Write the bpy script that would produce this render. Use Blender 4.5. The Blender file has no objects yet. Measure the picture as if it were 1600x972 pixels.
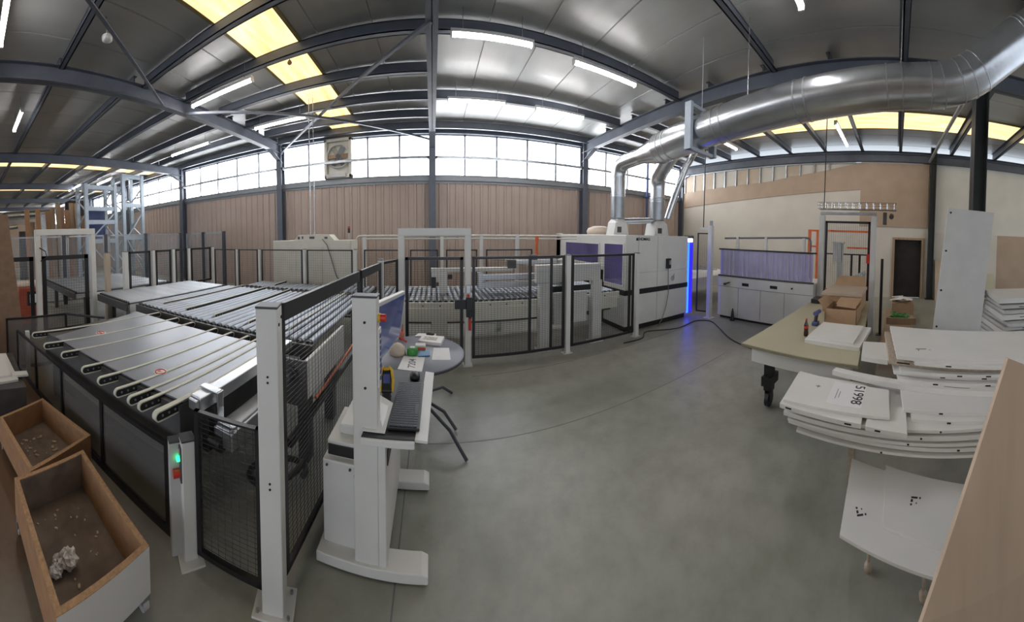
import bpy, bmesh, math, random
from mathutils import Vector, Matrix
random.seed(7)
S = bpy.context.scene
COL = S.collection
PI = math.pi
def R(d): return math.radians(d)

# ------------------------------------------------------------------ camera
FPX, CX, CY = 461.2, 800.0, 382.3            # pixels per radian of a 1600x972 cylindrical panorama
cam_d = bpy.data.cameras.new('camera')
cam = bpy.data.objects.new('camera', cam_d)
COL.objects.link(cam)
cam_d.type = 'PANO'
cam_d.panorama_type = 'CENTRAL_CYLINDRICAL'
cam_d.central_cylindrical_range_u_min = -CX / FPX
cam_d.central_cylindrical_range_u_max = (1600 - CX) / FPX
cam_d.central_cylindrical_range_v_min = -(972 - CY) / FPX
cam_d.central_cylindrical_range_v_max = CY / FPX
cam_d.central_cylindrical_radius = 1.0
cam_d.clip_start, cam_d.clip_end = 0.02, 200
M3 = Matrix.Rotation(R(-15.44), 3, 'Z') @ Matrix.Rotation(R(-1.99), 3, 'X') @ Matrix.Rotation(R(-0.38), 3, 'Y')
right, fwd, up = M3.col[0], M3.col[1], M3.col[2]
mw = Matrix.Identity(4)
for i in range(3):
    mw[i][0], mw[i][1], mw[i][2] = right[i], up[i], -fwd[i]
mw[2][3] = 2.0
cam.matrix_world = mw
S.camera = cam

# ------------------------------------------------------------------ world, light, exposure
W = bpy.data.worlds.new('world'); S.world = W; W.use_nodes = True
W.node_tree.nodes['Background'].inputs[0].default_value = (0.80, 0.88, 1.0, 1)
W.node_tree.nodes['Background'].inputs[1].default_value = 1.1
PANE_E, TUBE_E, SKY_E = 6.0, 24.0, 0.85
S.view_settings.view_transform = 'Standard'
S.view_settings.look = 'None'
S.view_settings.exposure = 0.88
S.view_settings.gamma = 1.0
S.view_settings.use_curve_mapping = False
S.cycles.use_denoising = True
S.cycles.max_bounces = 8
S.cycles.transparent_max_bounces = 24
S.cycles.sample_clamp_indirect = 6.0
S.cycles.caustics_reflective = False
S.cycles.caustics_refractive = False

# ------------------------------------------------------------------ materials
def mat(name, c, rough=0.5, metal=0.0, var=0.06, scale=6.0, bump=0.0, bscale=40.0, emit=None, es=1.0, coat=0.0, stretch=None, spec=0.5):
    m = bpy.data.materials.new(name); m.use_nodes = True
    nt = m.node_tree; b = nt.nodes['Principled BSDF']
    b.inputs['Roughness'].default_value = rough
    b.inputs['Metallic'].default_value = metal
    b.inputs['Coat Weight'].default_value = coat
    b.inputs['Specular IOR Level'].default_value = spec
    tc = nt.nodes.new('ShaderNodeTexCoord'); mp = nt.nodes.new('ShaderNodeMapping')
    nt.links.new(tc.outputs['Object'], mp.inputs['Vector'])
    if stretch: mp.inputs['Scale'].default_value = stretch
    if var > 0:
        n = nt.nodes.new('ShaderNodeTexNoise'); n.inputs['Scale'].default_value = scale; n.inputs['Detail'].default_value = 5
        nt.links.new(mp.outputs['Vector'], n.inputs['Vector'])
        r = nt.nodes.new('ShaderNodeValToRGB')
        r.color_ramp.elements[0].position = .3; r.color_ramp.elements[1].position = .7
        r.color_ramp.elements[0].color = tuple(max(0, v * (1 - var)) for v in c) + (1,)
        r.color_ramp.elements[1].color = tuple(min(1, v * (1 + var)) for v in c) + (1,)
        nt.links.new(n.outputs['Fac'], r.inputs['Fac']); nt.links.new(r.outputs['Color'], b.inputs['Base Color'])
    else:
        b.inputs['Base Color'].default_value = tuple(c) + (1,)
    if bump > 0:
        n2 = nt.nodes.new('ShaderNodeTexNoise'); n2.inputs['Scale'].default_value = bscale; n2.inputs['Detail'].default_value = 3
        nt.links.new(mp.outputs['Vector'], n2.inputs['Vector'])
        bp = nt.nodes.new('ShaderNodeBump'); bp.inputs['Strength'].default_value = bump; bp.inputs['Distance'].default_value = .02
        nt.links.new(n2.outputs['Fac'], bp.inputs['Height']); nt.links.new(bp.outputs['Normal'], b.inputs['Normal'])
    if emit:
        b.inputs['Emission Color'].default_value = tuple(emit) + (1,)
        b.inputs['Emission Strength'].default_value = es
    return m

def glassy(name, tint, fac, rough=0.03):
    """thin clear sheet: mostly see-through, a little tinted and shiny"""
    m = bpy.data.materials.new(name); m.use_nodes = True
    nt = m.node_tree; nt.nodes.clear()
    o = nt.nodes.new('ShaderNodeOutputMaterial')
    t = nt.nodes.new('ShaderNodeBsdfTransparent'); t.inputs[0].default_value = tuple(tint) + (1,)
    p = nt.nodes.new('ShaderNodeBsdfPrincipled'); p.inputs['Base Color'].default_value = tuple(v * .5 for v in tint) + (1,)
    p.inputs['Roughness'].default_value = rough
    mx = nt.nodes.new('ShaderNodeMixShader'); mx.inputs[0].default_value = fac
    nt.links.new(t.outputs[0], mx.inputs[1]); nt.links.new(p.outputs[0], mx.inputs[2]); nt.links.new(mx.outputs[0], o.inputs[0])
    return m

def floor_mat():
    m = bpy.data.materials.new('floor_coating'); m.use_nodes = True
    nt = m.node_tree; b = nt.nodes['Principled BSDF']
    tc = nt.nodes.new('ShaderNodeNewGeometry')
    n1 = nt.nodes.new('ShaderNodeTexNoise'); n1.inputs['Scale'].default_value = .55; n1.inputs['Detail'].default_value = 6
    n2 = nt.nodes.new('ShaderNodeTexNoise'); n2.inputs['Scale'].default_value = 4.5; n2.inputs['Detail'].default_value = 8; n2.inputs['Roughness'].default_value = .65
    for n in (n1, n2): nt.links.new(tc.outputs['Position'], n.inputs['Vector'])
    r1 = nt.nodes.new('ShaderNodeValToRGB'); r1.color_ramp.elements[0].position = .35; r1.color_ramp.elements[1].position = .68
    r1.color_ramp.elements[0].color = (.255, .265, .225, 1); r1.color_ramp.elements[1].color = (.375, .372, .335, 1)
    nt.links.new(n1.outputs['Fac'], r1.inputs['Fac'])
    r2 = nt.nodes.new('ShaderNodeValToRGB'); r2.color_ramp.elements[0].position = .3; r2.color_ramp.elements[1].position = .6
    r2.color_ramp.elements[0].color = (.78, .78, .76, 1); r2.color_ramp.elements[1].color = (1, 1, 1, 1)
    nt.links.new(n2.outputs['Fac'], r2.inputs['Fac'])
    mx = nt.nodes.new('ShaderNodeMix'); mx.data_type = 'RGBA'; mx.blend_type = 'MULTIPLY'; mx.inputs[0].default_value = 1
    nt.links.new(r1.outputs[0], mx.inputs[6]); nt.links.new(r2.outputs[0], mx.inputs[7])
    sq = nt.nodes.new('ShaderNodeSeparateXYZ'); nt.links.new(tc.outputs['Position'], sq.inputs[0])
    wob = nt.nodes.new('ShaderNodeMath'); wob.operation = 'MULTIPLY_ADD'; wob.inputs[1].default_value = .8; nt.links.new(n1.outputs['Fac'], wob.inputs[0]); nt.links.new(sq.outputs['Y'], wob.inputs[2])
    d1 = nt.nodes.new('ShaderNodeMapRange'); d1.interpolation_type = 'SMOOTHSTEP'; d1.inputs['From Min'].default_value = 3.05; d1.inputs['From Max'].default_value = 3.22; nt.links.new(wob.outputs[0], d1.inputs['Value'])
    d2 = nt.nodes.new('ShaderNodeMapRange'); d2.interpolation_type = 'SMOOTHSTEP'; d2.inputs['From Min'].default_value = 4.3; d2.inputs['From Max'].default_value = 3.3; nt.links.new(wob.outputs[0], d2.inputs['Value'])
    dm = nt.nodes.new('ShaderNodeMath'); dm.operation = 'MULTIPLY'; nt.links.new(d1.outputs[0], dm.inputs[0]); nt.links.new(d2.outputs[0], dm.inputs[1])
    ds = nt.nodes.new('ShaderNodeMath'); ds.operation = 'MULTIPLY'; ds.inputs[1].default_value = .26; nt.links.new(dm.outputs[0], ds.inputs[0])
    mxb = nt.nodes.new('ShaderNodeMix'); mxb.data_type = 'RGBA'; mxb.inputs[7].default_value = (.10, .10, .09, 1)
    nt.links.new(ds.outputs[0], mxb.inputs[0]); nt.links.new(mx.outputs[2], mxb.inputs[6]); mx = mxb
    # darker brown tint in the corner by the offcut bins
    sp = nt.nodes.new('ShaderNodeSeparateXYZ'); nt.links.new(tc.outputs['Position'], sp.inputs[0])
    a = nt.nodes.new('ShaderNodeMath'); a.operation = 'MULTIPLY_ADD'; a.inputs[1].default_value = 1.0; a.inputs[2].default_value = 0
    nt.links.new(n2.outputs['Fac'], a.inputs[0])
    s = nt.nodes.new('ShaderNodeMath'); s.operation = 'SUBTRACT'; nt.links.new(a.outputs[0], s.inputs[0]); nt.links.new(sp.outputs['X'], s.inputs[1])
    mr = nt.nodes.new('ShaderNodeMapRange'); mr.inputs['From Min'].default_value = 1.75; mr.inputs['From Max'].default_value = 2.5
    nt.links.new(s.outputs[0], mr.inputs['Value'])
    yy = nt.nodes.new('ShaderNodeMapRange'); yy.inputs['From Min'].default_value = 1.2; yy.inputs['From Max'].default_value = .8
    nt.links.new(sp.outputs['Y'], yy.inputs['Value'])
    ml = nt.nodes.new('ShaderNodeMath'); ml.operation = 'MULTIPLY'; nt.links.new(mr.outputs[0], ml.inputs[0]); nt.links.new(yy.outputs[0], ml.inputs[1])
    mx2 = nt.nodes.new('ShaderNodeMix'); mx2.data_type = 'RGBA'; mx2.inputs[7].default_value = (.16, .095, .055, 1)
    nt.links.new(ml.outputs[0], mx2.inputs[0]); nt.links.new(mx.outputs[2], mx2.inputs[6])
    nt.links.new(mx2.outputs[2], b.inputs['Base Color'])
    rr = nt.nodes.new('ShaderNodeMapRange'); rr.inputs['To Min'].default_value = .28; rr.inputs['To Max'].default_value = .5
    nt.links.new(n2.outputs['Fac'], rr.inputs['Value']); nt.links.new(rr.outputs[0], b.inputs['Roughness'])
    return m

MT = {}
def defs():
    d = MT
    d['floor'] = floor_mat()
    d['roof'] = mat('roof_sheet', (.52, .53, .515), .38, .12, .06, .9, .10, 14.0, stretch=(3.5, .35, 1))
    d['beam'] = mat('painted_steel', (.105, .118, .145), .45, .0, .12, 3)
    d['clad'] = mat('wall_cladding', (.44, .345, .29), .55, 0, .06, 1.0)
    d['sill'] = mat('sill_metal', (.26, .27, .28), .45, .3)
    d['frame_w'] = mat('window_frame', (.22, .23, .26), .45, .2)
    d['pane'] = mat('milky_pane', (.9, .93, 1), .4, 0, 0, emit=(.93, .96, 1.0), es=PANE_E)
    d['sky'] = mat('roof_light_sheet', (.85, .7, .42), .4, 0, .1, 3, emit=(1.0, .78, .44), es=SKY_E)
    nt = d['sky'].node_tree; rp = [q for q in nt.nodes if q.type == 'VALTORGB'][0]
    rp.color_ramp.elements[0].color = (.80, .52, .20, 1); rp.color_ramp.elements[1].color = (1.0, .82, .50, 1)
    nt.links.new(rp.outputs['Color'], nt.nodes['Principled BSDF'].inputs['Emission Color'])
    [q for q in nt.nodes if q.type == 'MAPPING'][0].inputs['Scale'].default_value = (2.2, .25, 1)
    d['tube'] = mat('lamp_tube', (1, 1, 1), .4, 0, 0, emit=(1.0, .97, .97), es=TUBE_E)
    d['white'] = mat('white_paint', (.66, .655, .625), .42, 0, .04, 4)
    d['white2'] = mat('pale_grey_paint', (.52, .52, .51), .42, 0, .05, 4)
    d['cream'] = mat('cream_paint', (.62, .60, .52), .45, 0, .05, 4)
    d['black'] = mat('black_paint', (.012, .012, .014), .4, 0, .1, 8)
    d['wire'] = mat('black_wire', (.018, .018, .02), .45, 0, .1, 8)
    d['cap'] = mat('grey_cap', (.055, .058, .07), .5, 0, .1, 8)
    d['galv'] = mat('galvanised_steel', (.55, .57, .59), .27, .9, .10, 3.0, .05, 20)
    d['galv2'] = mat('dull_galvanised', (.36, .38, .40), .4, .75, .12, 5)
    d['alu'] = mat('aluminium', (.50, .51, .53), .34, .9, .06, 6)
    d['roller'] = mat('zinc_roller', (.33, .355, .395), .48, .65, .08, 6)
    d['sheet'] = mat('steel_sheet', (.25, .265, .295), .33, .35, .10, 1.6)
    d['belt'] = mat('pale_belt', (.60, .60, .50), .6, 0, .08, 10)
    d['rubber'] = mat('black_plastic', (.015, .015, .016), .45, 0, .15, 20)
    d['dark'] = mat('dark_machine_body', (.075, .073, .072), .5, .1, .2, 5)
    d['tan'] = mat('tan_board', (.385, .285, .205), .6, 0, .06, 2)
    d['tan2'] = mat('pale_tan_board', (.46, .37, .28), .6, 0, .06, 2)
    d['plaster'] = mat('cream_plaster', (.56, .525, .46), .7, 0, .05, 1.4)
    d['plaster2'] = mat('white_plaster', (.60, .585, .53), .7, 0, .05, 1.4)
    d['card'] = mat('cardboard', (.40, .255, .15), .75, 0, .08, 6)
    d['ply'] = mat('poplar_plywood', (.50, .385, .29), .55, 0, .14, 2.2, stretch=(3, 3, .35))
    d['mdf'] = mat('chipboard', (.34, .185, .095), .7, 0, .14, 14)
    d['mdf_edge'] = mat('raw_chipboard_edge', (.42, .255, .14), .8, 0, .22, 60)
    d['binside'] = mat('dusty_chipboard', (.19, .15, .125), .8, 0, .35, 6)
    d['melamine'] = mat('white_melamine', (.70, .695, .675), .38, 0, .03, 3)
    d['core'] = mat('board_core', (.40, .33, .26), .8, 0, .2, 40)
    d['lilac'] = mat('lilac_curtain', (.40, .38, .58), .35, 0, .08, 4)
    d['tint'] = mat('lilac_window', (.10, .09, .22), .08, 0, .25, 1.2)
    d['led'] = mat('blue_led', (.0, .05, .8), .3, 0, 0, emit=(.01, .06, 1.0), es=4.0)
    d['ledw'] = mat('white_led', (1, 1, 1), .3, 0, 0, emit=(.75, .8, 1.0), es=4.0)
    d['ledv'] = mat('blue_plastic', (.03, .02, .45), .3, 0, 0, emit=(.03, .02, .6), es=.6)
    d['green'] = mat('green_lamp', (.02, .6, .2), .3, 0, 0, emit=(.02, .9, .25), es=2.0)
    d['red'] = mat('red_plastic', (.55, .035, .02), .35, 0, .05, 8)
    d['orange'] = mat('orange_paint', (.75, .17, .05), .5, 0, .1, 6)
    d['redmach'] = mat('red_machine_paint', (.36, .07, .035), .45, 0, .15, 4)
    d['gtable'] = mat('greenish_worktop', (.43, .40, .275), .45, 0, .05, 2)
    d['gtedge'] = mat('worktop_edge', (.22, .20, .13), .6, 0, .1, 6)
    d['greytop'] = mat('grey_table_top', (.20, .215, .26), .4, 0, .05, 5)
    d['paper'] = mat('paper', (.78, .78, .79), .7, 0, .02, 4)
    d['ink'] = mat('ink', (.02, .02, .025), .6, 0, 0)
    d['inkgrey'] = mat('faded_ink', (.16, .16, .17), .6, 0, 0)
    d['screen'] = mat('screen', (.02, .03, .09), .12, 0, 0, emit=(.10, .13, .32), es=.10)
    d['bluepost'] = mat('blue_paint', (.06, .085, .22), .45, 0, .1, 4)
    d['yellow'] = mat('yellow_plastic', (.75, .45, .02), .45, 0, .05, 6)
    d['greenp'] = mat('green_plastic', (.06, .30, .07), .4, 0, .3, 30)
    d['bluep'] = mat('blue_plastic_box', (.05, .17, .34), .45, 0, .05, 6)
    d['smoke'] = glassy('smoked_acrylic', (.72, .70, .68), .22, .12)
    d['clear'] = glassy('clear_sheet', (.86, .90, .90), .12)
    d['cola'] = mat('cola', (.035, .008, .004), .08, 0, 0)
    d['beigecap'] = mat('beige_plastic', (.60, .50, .40), .5, 0, .05, 6)
    d['wood'] = mat('timber', (.34, .235, .15), .65, 0, .18, 3, stretch=(4, 4, .5))
    d['rackblue'] = mat('blue_grey_rack', (.42, .48, .54), .45, .2, .08, 5)
    d['hole'] = mat('dark_hole', (.012, .01, .008), .8, 0, 0)
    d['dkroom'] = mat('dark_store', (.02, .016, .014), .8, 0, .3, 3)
defs()

# ------------------------------------------------------------------ mesh helpers
class MB:
    def __init__(s): s.v = []; s.f = []; s.sm = []
    def add(s, vs, fs, smooth=False):
        k = len(s.v); s.v += [tuple(p) for p in vs]
        s.f += [tuple(i + k for i in f) for f in fs]; s.sm += [smooth] * len(fs); return s
    def box(s, x0, x1, y0, y1, z0, z1):
        x0, x1 = min(x0, x1), max(x0, x1); y0, y1 = min(y0, y1), max(y0, y1); z0, z1 = min(z0, z1), max(z0, z1)
        return s.add([(x0, y0, z0), (x1, y0, z0), (x1, y1, z0), (x0, y1, z0), (x0, y0, z1), (x1, y0, z1), (x1, y1, z1), (x0, y1, z1)],
                     [(3, 2, 1, 0), (4, 5, 6, 7), (0, 1, 5, 4), (1, 2, 6, 5), (2, 3, 7, 6), (3, 0, 4, 7)])
    def obox(s, c, sz, rz=0, rx=0, ry=0):
        m = Matrix.Translation(c) @ Matrix.Rotation(rz, 4, 'Z') @ Matrix.Rotation(ry, 4, 'Y') @ Matrix.Rotation(rx, 4, 'X')
        hx, hy, hz = (q / 2 for q in sz)
        vs = [m @ Vector(p) for p in ((-hx, -hy, -hz), (hx, -hy, -hz), (hx, hy, -hz), (-hx, hy, -hz), (-hx, -hy, hz), (hx, -hy, hz), (hx, hy, hz), (-hx, hy, hz))]
        return s.add(vs, [(3, 2, 1, 0), (4, 5, 6, 7), (0, 1, 5, 4), (1, 2, 6, 5), (2, 3, 7, 6), (3, 0, 4, 7)])
    def prism(s, pts, d):
        """polygon pts (3D, any plane) swept by vector d"""
        n = len(pts); d = Vector(d); a = [Vector(p) for p in pts]; b = [p + d for p in a]
        nrm = sum(((a[i] - a[0]).cross(a[(i + 1) % n] - a[0]) for i in range(n)), Vector())
        if nrm.dot(d) > 0: a, b = b, a; d = -d
        # a faces along +nrm
        return s.add(a + b, [tuple(range(n)), tuple(range(2 * n - 1, n - 1, -1))] + [(i, i + n, (i + 1) % n + n, (i + 1) % n) for i in range(n)])
    def plate(s, q, z0, z1):
        """xy polygon between two heights"""
        return s.prism([(x, y, z0) for x, y in q], (0, 0, z1 - z0))
    def bar(s, p, q, w, h, upv=(0, 0, 1)):
        p, q = Vector(p), Vector(q); d = (q - p).normalized(); u = Vector(upv)
        if abs(d.dot(u)) > .98: u = Vector((1, 0, 0))
        sx = d.cross(u).normalized(); sz = sx.cross(d)
        a = [sx * (w / 2 * i) + sz * (h / 2 * j) for i, j in ((-1, -1), (1, -1), (1, 1), (-1, 1))]
        return s.add([p + k for k in a] + [q + k for k in a], [(0, 1, 2, 3)[::-1] if 0 else (3, 2, 1, 0), (4, 5, 6, 7), (0, 1, 5, 4), (1, 2, 6, 5), (2, 3, 7, 6), (3, 0, 4, 7)])
    def tube(s, pts, r, n=10, caps=True, radii=None):
        pts = [Vector(p) for p in pts]; k = len(pts)
        rings = []; u = None
        for i, p in enumerate(pts):
            t = (pts[min(i + 1, k - 1)] - pts[max(i - 1, 0)]).normalized()
            if u is None:
                u = Vector((0, 0, 1)) if abs(t.z) < .9 else Vector((1, 0, 0))
            u = (u - t * u.dot(t)).normalized(); w = t.cross(u)
            rr = radii[i] if radii else r
            rings.append([p + (u * math.cos(2 * PI * j / n) + w * math.sin(2 * PI * j / n)) * rr for j in range(n)])
        vs = [v for ring in rings for v in ring]; fs = []
        for i in range(k - 1):
            for j in range(n):
                a, b = i * n + j, i * n + (j + 1) % n
                fs.append((a, b, b + n, a + n))
        s.add(vs, fs, n > 5)
        if caps:
            s.add(rings[0], [tuple(range(n - 1, -1, -1))]); s.add(rings[-1], [tuple(range(n))])
        return s
    def cyl(s, p, q, r, n=14, r2=None): return s.tube([p, q], r, n, True, [r, r if r2 is None else r2])
    def lathe(s, c, prof, n=20):
        """prof: list of (radius, z) from bottom to top about the vertical through c"""
        cx, cy, cz = c; vs = []; fs = []
        for r, z in prof:
            vs += [(cx + r * math.cos(2 * PI * j / n), cy + r * math.sin(2 * PI * j / n), cz + z) for j in range(n)]
        for i in range(len(prof) - 1):
            for j in range(n):
                a, b = i * n + j, i * n + (j + 1) % n
                fs.append((a, b, b + n, a + n))
        fs.append(tuple(range(n - 1, -1, -1))); fs.append(tuple((len(prof) - 1) * n + j for j in range(n)))
        return s.add(vs, fs, True)
    def wires(s, o, u, wid, z0, z1, su=.05, sz=.03, r=.0016):
        """welded wire mesh standing on the ground line o + u*t"""
        o, u = Vector(o), Vector(u).normalized()
        n = max(1, int(wid / su))
        for i in range(1, n + 1):
            p = o + u * (i * wid / (n + 1)); s.tube([(p.x, p.y, z0), (p.x, p.y, z1)], r, 4, False)
        n = max(1, int((z1 - z0) / sz)); q = o + u * wid
        for i in range(1, n + 1):
            z = z0 + (z1 - z0) * i / (n + 1); s.tube([(o.x, o.y, z), (q.x, q.y, z)], r, 4, False)
        return s

SPLIT = {'end_cap', 'hanger', 'bolt', 'bolt_hole', 'drill_hole', 'hole', 'leg', 'button', 'badge', 'wheel', 'fork', 'slot', 'upright', 'slant_bar', 'lock', 'joint_ring', 'stand', 'seam', 'foot', 'black_rail', 'small_print', 'side_rail', 'actuator', 'bracket', 'block'}
def pieces(mb):
    par = list(range(len(mb.v)))
    def find(a):
        while par[a] != a: par[a] = par[par[a]]; a = par[a]
        return a
    seen = {}
    for i, v in enumerate(mb.v):
        k = tuple(round(c, 5) for c in v)
        if k in seen: par[find(i)] = find(seen[k])
        else: seen[k] = i
    for f in mb.f:
        for j in f[1:]: par[find(j)] = find(f[0])
    g = {}
    for f, sm in zip(mb.f, mb.sm): g.setdefault(find(f[0]), []).append((f, sm))
    out = []
    for fs in g.values():
        n = MB(); ids = {}
        for f, sm in fs:
            for j in f:
                if j not in ids: ids[j] = len(n.v); n.v.append(mb.v[j])
            n.f.append(tuple(ids[j] for j in f)); n.sm.append(sm)
        out.append(n)
    return out
def obj(name, mb, m, parent=None, bevel=0, label=None, cat=None, group=None, kind=None):
    if parent is not None and name in SPLIT:
        return [obj1(name, p, m, parent, bevel, label, cat, group, kind) for p in pieces(mb)][0]
    return obj1(name, mb, m, parent, bevel, label, cat, group, kind)
def obj1(name, mb, m, parent=None, bevel=0, label=None, cat=None, group=None, kind=None, smooth_angle=True):
    me = bpy.data.meshes.new(name)
    vs = mb.v
    o = bpy.data.objects.new(name, me)
    if parent is None:
        xs, ys, zs = zip(*vs)
        c = Vector(((min(xs) + max(xs)) / 2, (min(ys) + max(ys)) / 2, min(zs)))
    else:
        pm = parent
        while pm.parent: pm = pm.parent
        c = Vector(parent.get('wo', (0, 0, 0)))
    me.from_pydata([(v[0] - c.x, v[1] - c.y, v[2] - c.z) for v in vs], [], mb.f)
    me.polygons.foreach_set('use_smooth', mb.sm)
    me.materials.append(MT[m] if isinstance(m, str) else m)
    me.update()
    COL.objects.link(o)
    if parent is None:
        o.location = c
    else:
        o.parent = parent
    o['wo'] = tuple(c)
    if bevel:
        b = o.modifiers.new('bevel', 'BEVEL'); b.width = bevel; b.segments = 2; b.limit_method = 'ANGLE'; b.angle_limit = R(40)
    tag(o, label, cat, group, kind)
    return o
def tag(o, label=None, cat=None, group=None, kind=None):
    if label: o['label'] = label
    if cat: o['category'] = cat
    if group: o['group'] = group
    if kind: o['kind'] = kind
    return o
def thing(name, loc, label, cat, group=None):
    o = bpy.data.objects.new(name, None); COL.objects.link(o)
    o.location = loc; o['wo'] = tuple(loc); o.empty_display_size = .1
    return tag(o, label, cat, group)
def struct(name, mb, m, parent=None, bevel=0): return obj(name, mb, m, parent, bevel, kind='structure')
def text_mb(txt, size, depth=.002, bold=0.0):
    cu = bpy.data.curves.new('lettering', 'FONT'); cu.body = txt; cu.size = size; cu.extrude = depth / 2; cu.align_x = 'CENTER'; cu.align_y = 'CENTER'; cu.offset = bold
    o = bpy.data.objects.new('lettering_source', cu); COL.objects.link(o)
    dg = bpy.context.evaluated_depsgraph_get()
    me = bpy.data.meshes.new_from_object(o.evaluated_get(dg))
    mb = MB(); mb.add([v.co.copy() for v in me.vertices], [tuple(p.vertices) for p in me.polygons])
    bpy.data.objects.remove(o); bpy.data.curves.remove(cu); bpy.data.meshes.remove(me)
    return mb
def place(mb, m):
    mb.v = [tuple(m @ Vector(p)) for p in mb.v]; return mb
def frame_m(o, ex, ey):
    ex, ey = Vector(ex).normalized(), Vector(ey).normalized(); ez = ex.cross(ey)
    m = Matrix.Identity(4)
    for i in range(3): m[i][0], m[i][1], m[i][2], m[i][3] = ex[i], ey[i], ez[i], o[i]
    return m

# ================================================================== SETTING
ROOF = 5.66
XL, XR, YB, YF = -33.0, 11.0, 10.0, -12.0
f = MB().box(XL, XR + .3, YF, YB + .3, -.2, 0); struct('floor', f, 'floor')
BAYS = [-27.5, -22, -16.5, -11, -5.5, 0, 5.5, 11]
# roof: trapezoid sheets, ribs running from eave to ridge
c = MB(); prof = []
x = XL
while x < XR + .3:
    prof += [(x, ROOF), (x + .97, ROOF), (x + .98, ROOF + .02), (x + .99, ROOF + .02), (x + 1.0, ROOF)]
    x += 1.0
vs = []; fs = []
for (px, pz) in prof: vs += [(px, YF, pz), (px, YB + .3, pz)]
for i in range(len(prof) - 1): fs.append((2 * i, 2 * i + 1, 2 * i + 3, 2 * i + 2))
c.add(vs, fs); c.box(XL, XR + .3, YF, YB + .3, ROOF + .06, ROOF + .12)
struct('ceiling', c, 'roof')
n = 0
for (x0, x1) in ((-3.38, -2.40), (8.15, 9.35), (-13.7, -12.7), (-19.9, -18.9), (-25.4, -24.4)):
    n += 1
    g = MB().box(x0, x1, YF, YB - .1, ROOF - .022, ROOF - .004)
    w = struct('window_%d' % (20 + n), g, 'sky')
    t = MB()
    t.box(x0 - .05, x0 + .015, YF, YB - .1, ROOF - .03, ROOF - .001); t.box(x1 - .015, x1 + .05, YF, YB - .1, ROOF - .03, ROOF - .001)
    struct('window_frame', t, mat('yellowed_edge', (.36, .29, .12), .6), w)
# purlins, bay by bay
def purlin(x0, x1, y):
    m = MB(); z0, z1 = 5.38, ROOF - .03
    m.box(x0, x1, y - .012, y + .012, z0, z1)
    m.box(x0, x1, y - .10, y + .012, z0, z0 + .016); m.box(x0, x1, y - .012, y + .07, z1 - .016, z1)
    m.box(x0, x1, y - .10, y - .088, z0, z0 + .035)
    struct('purlin_beam', m, 'beam')
PUR = {0: [(y) for y in (0, 2.55, 5.1, 7.55, 9.6)], -5.5: [-1.6, .15, 1.95, 3.85, 5.1, 6.35, 7.6, 8.7, 9.65],
       5.5: [-3.6, -1.9, 0, 1.4, 2.8, 4.2, 5.6, 7.0, 8.4, 9.65]}
for k in range(len(BAYS) - 1):
    for y in PUR.get(BAYS[k], [-1.5, .3, 1.9, 3.6, 5.3, 7.0, 8.4, 9.65]):
        if y > -3.9: purlin(BAYS[k] + .02, BAYS[k + 1] - .02, y)
def ibeam(m, p, q, w, h, t=.014):
    p, q = Vector(p), Vector(q)
    m.bar(p, q, t, h)
    for s in (1, -1):
        o = Vector((0, 0, s * (h / 2 - t / 2))); m.bar(p + o, q + o, w, t)
for x in BAYS:
    m = MB(); ibeam(m, (x, YF, 5.25), (x, YB - .15, 5.25), .19, .33)
    # haunch into the wall column
    m.prism([(x - .008, YB - .15, 5.09), (x - .008, YB - 1.0, 5.09), (x - .008, YB - .15, 4.75)], (.016, 0, 0))
    m.bar((x, YB - 1.0, 5.09), (x, YB - .15, 4.75), .18, .014)
    struct('roof_beam', m, 'beam')
    m = MB()
    y = YB - .17
    m.box(x - .008, x + .008, y - .13, y + .13, 0, 5.4)
    m.box(x - .11, x + .11, y - .14, y - .122, 0, 5.4); m.box(x - .11, x + .11, y + .122, y + .14, 0, 5.4)
    m.box(x - .16, x + .16, y - .16, y + .16, 0, .02)
    struct('wall_column', m, 'beam')
# inner columns of the next aisle
def hcol(x, y, w, d, z1):
    m = MB(); m.box(x - .01, x + .01, y - d / 2, y + d / 2, 0, z1)
    m.box(x - w / 2, x + w / 2, y - d / 2, y - d / 2 + .016, 0, z1); m.box(x - w / 2, x + w / 2, y + d / 2 - .016, y + d / 2, 0, z1)
    m.box(x - w / 2 - .05, x + w / 2 + .05, y - d / 2 - .05, y + d / 2 + .05, 0, .02)
    return struct('aisle_column', m, mat('dark_green_steel', (.03, .036, .036), .5, 0, .15, 4))
hcol(5.5, -1.52, .30, .26, 5.09)
hcol(10.86, -1.28, .22, .22, 5.6)
# back wall: ribbed cladding below, window band above
c = MB(); x = XL; prof = []
while x < XR:
    prof += [(x, YB), (x + .17, YB), (x + .195, YB - .035), (x + .255, YB - .035), (x + .28, YB)]; x += .28
vs = []; fs = []
for (px, py) in prof: vs += [(px, py, 0), (px, py, 3.78)]
for i in range(len(prof) - 1): fs.append((2 * i, 2 * i + 2, 2 * i + 3, 2 * i + 1))
c.add(vs, fs); c.box(XL, XR, YB + .002, YB + .2, 0, 3.78)
struct('wall_back', c, 'clad')
c = MB(); c.box(XL, XR, YB - .12, YB + .2, 3.78, 3.93); c.box(XL, XR, YB - .14, YB + .1, 3.93, 3.95); c.box(XL, XR, YB - .05, YB - .01, 3.70, 3.78)
struct('trim_1', c, 'sill')
c = MB(); c.box(XL, XR, YB - .05, YB + .2, 5.36, 5.62); c.box(XL, XR, YB - .12, YB + .2, 5.34, 5.37)
struct('trim_2', c, 'beam')
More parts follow.
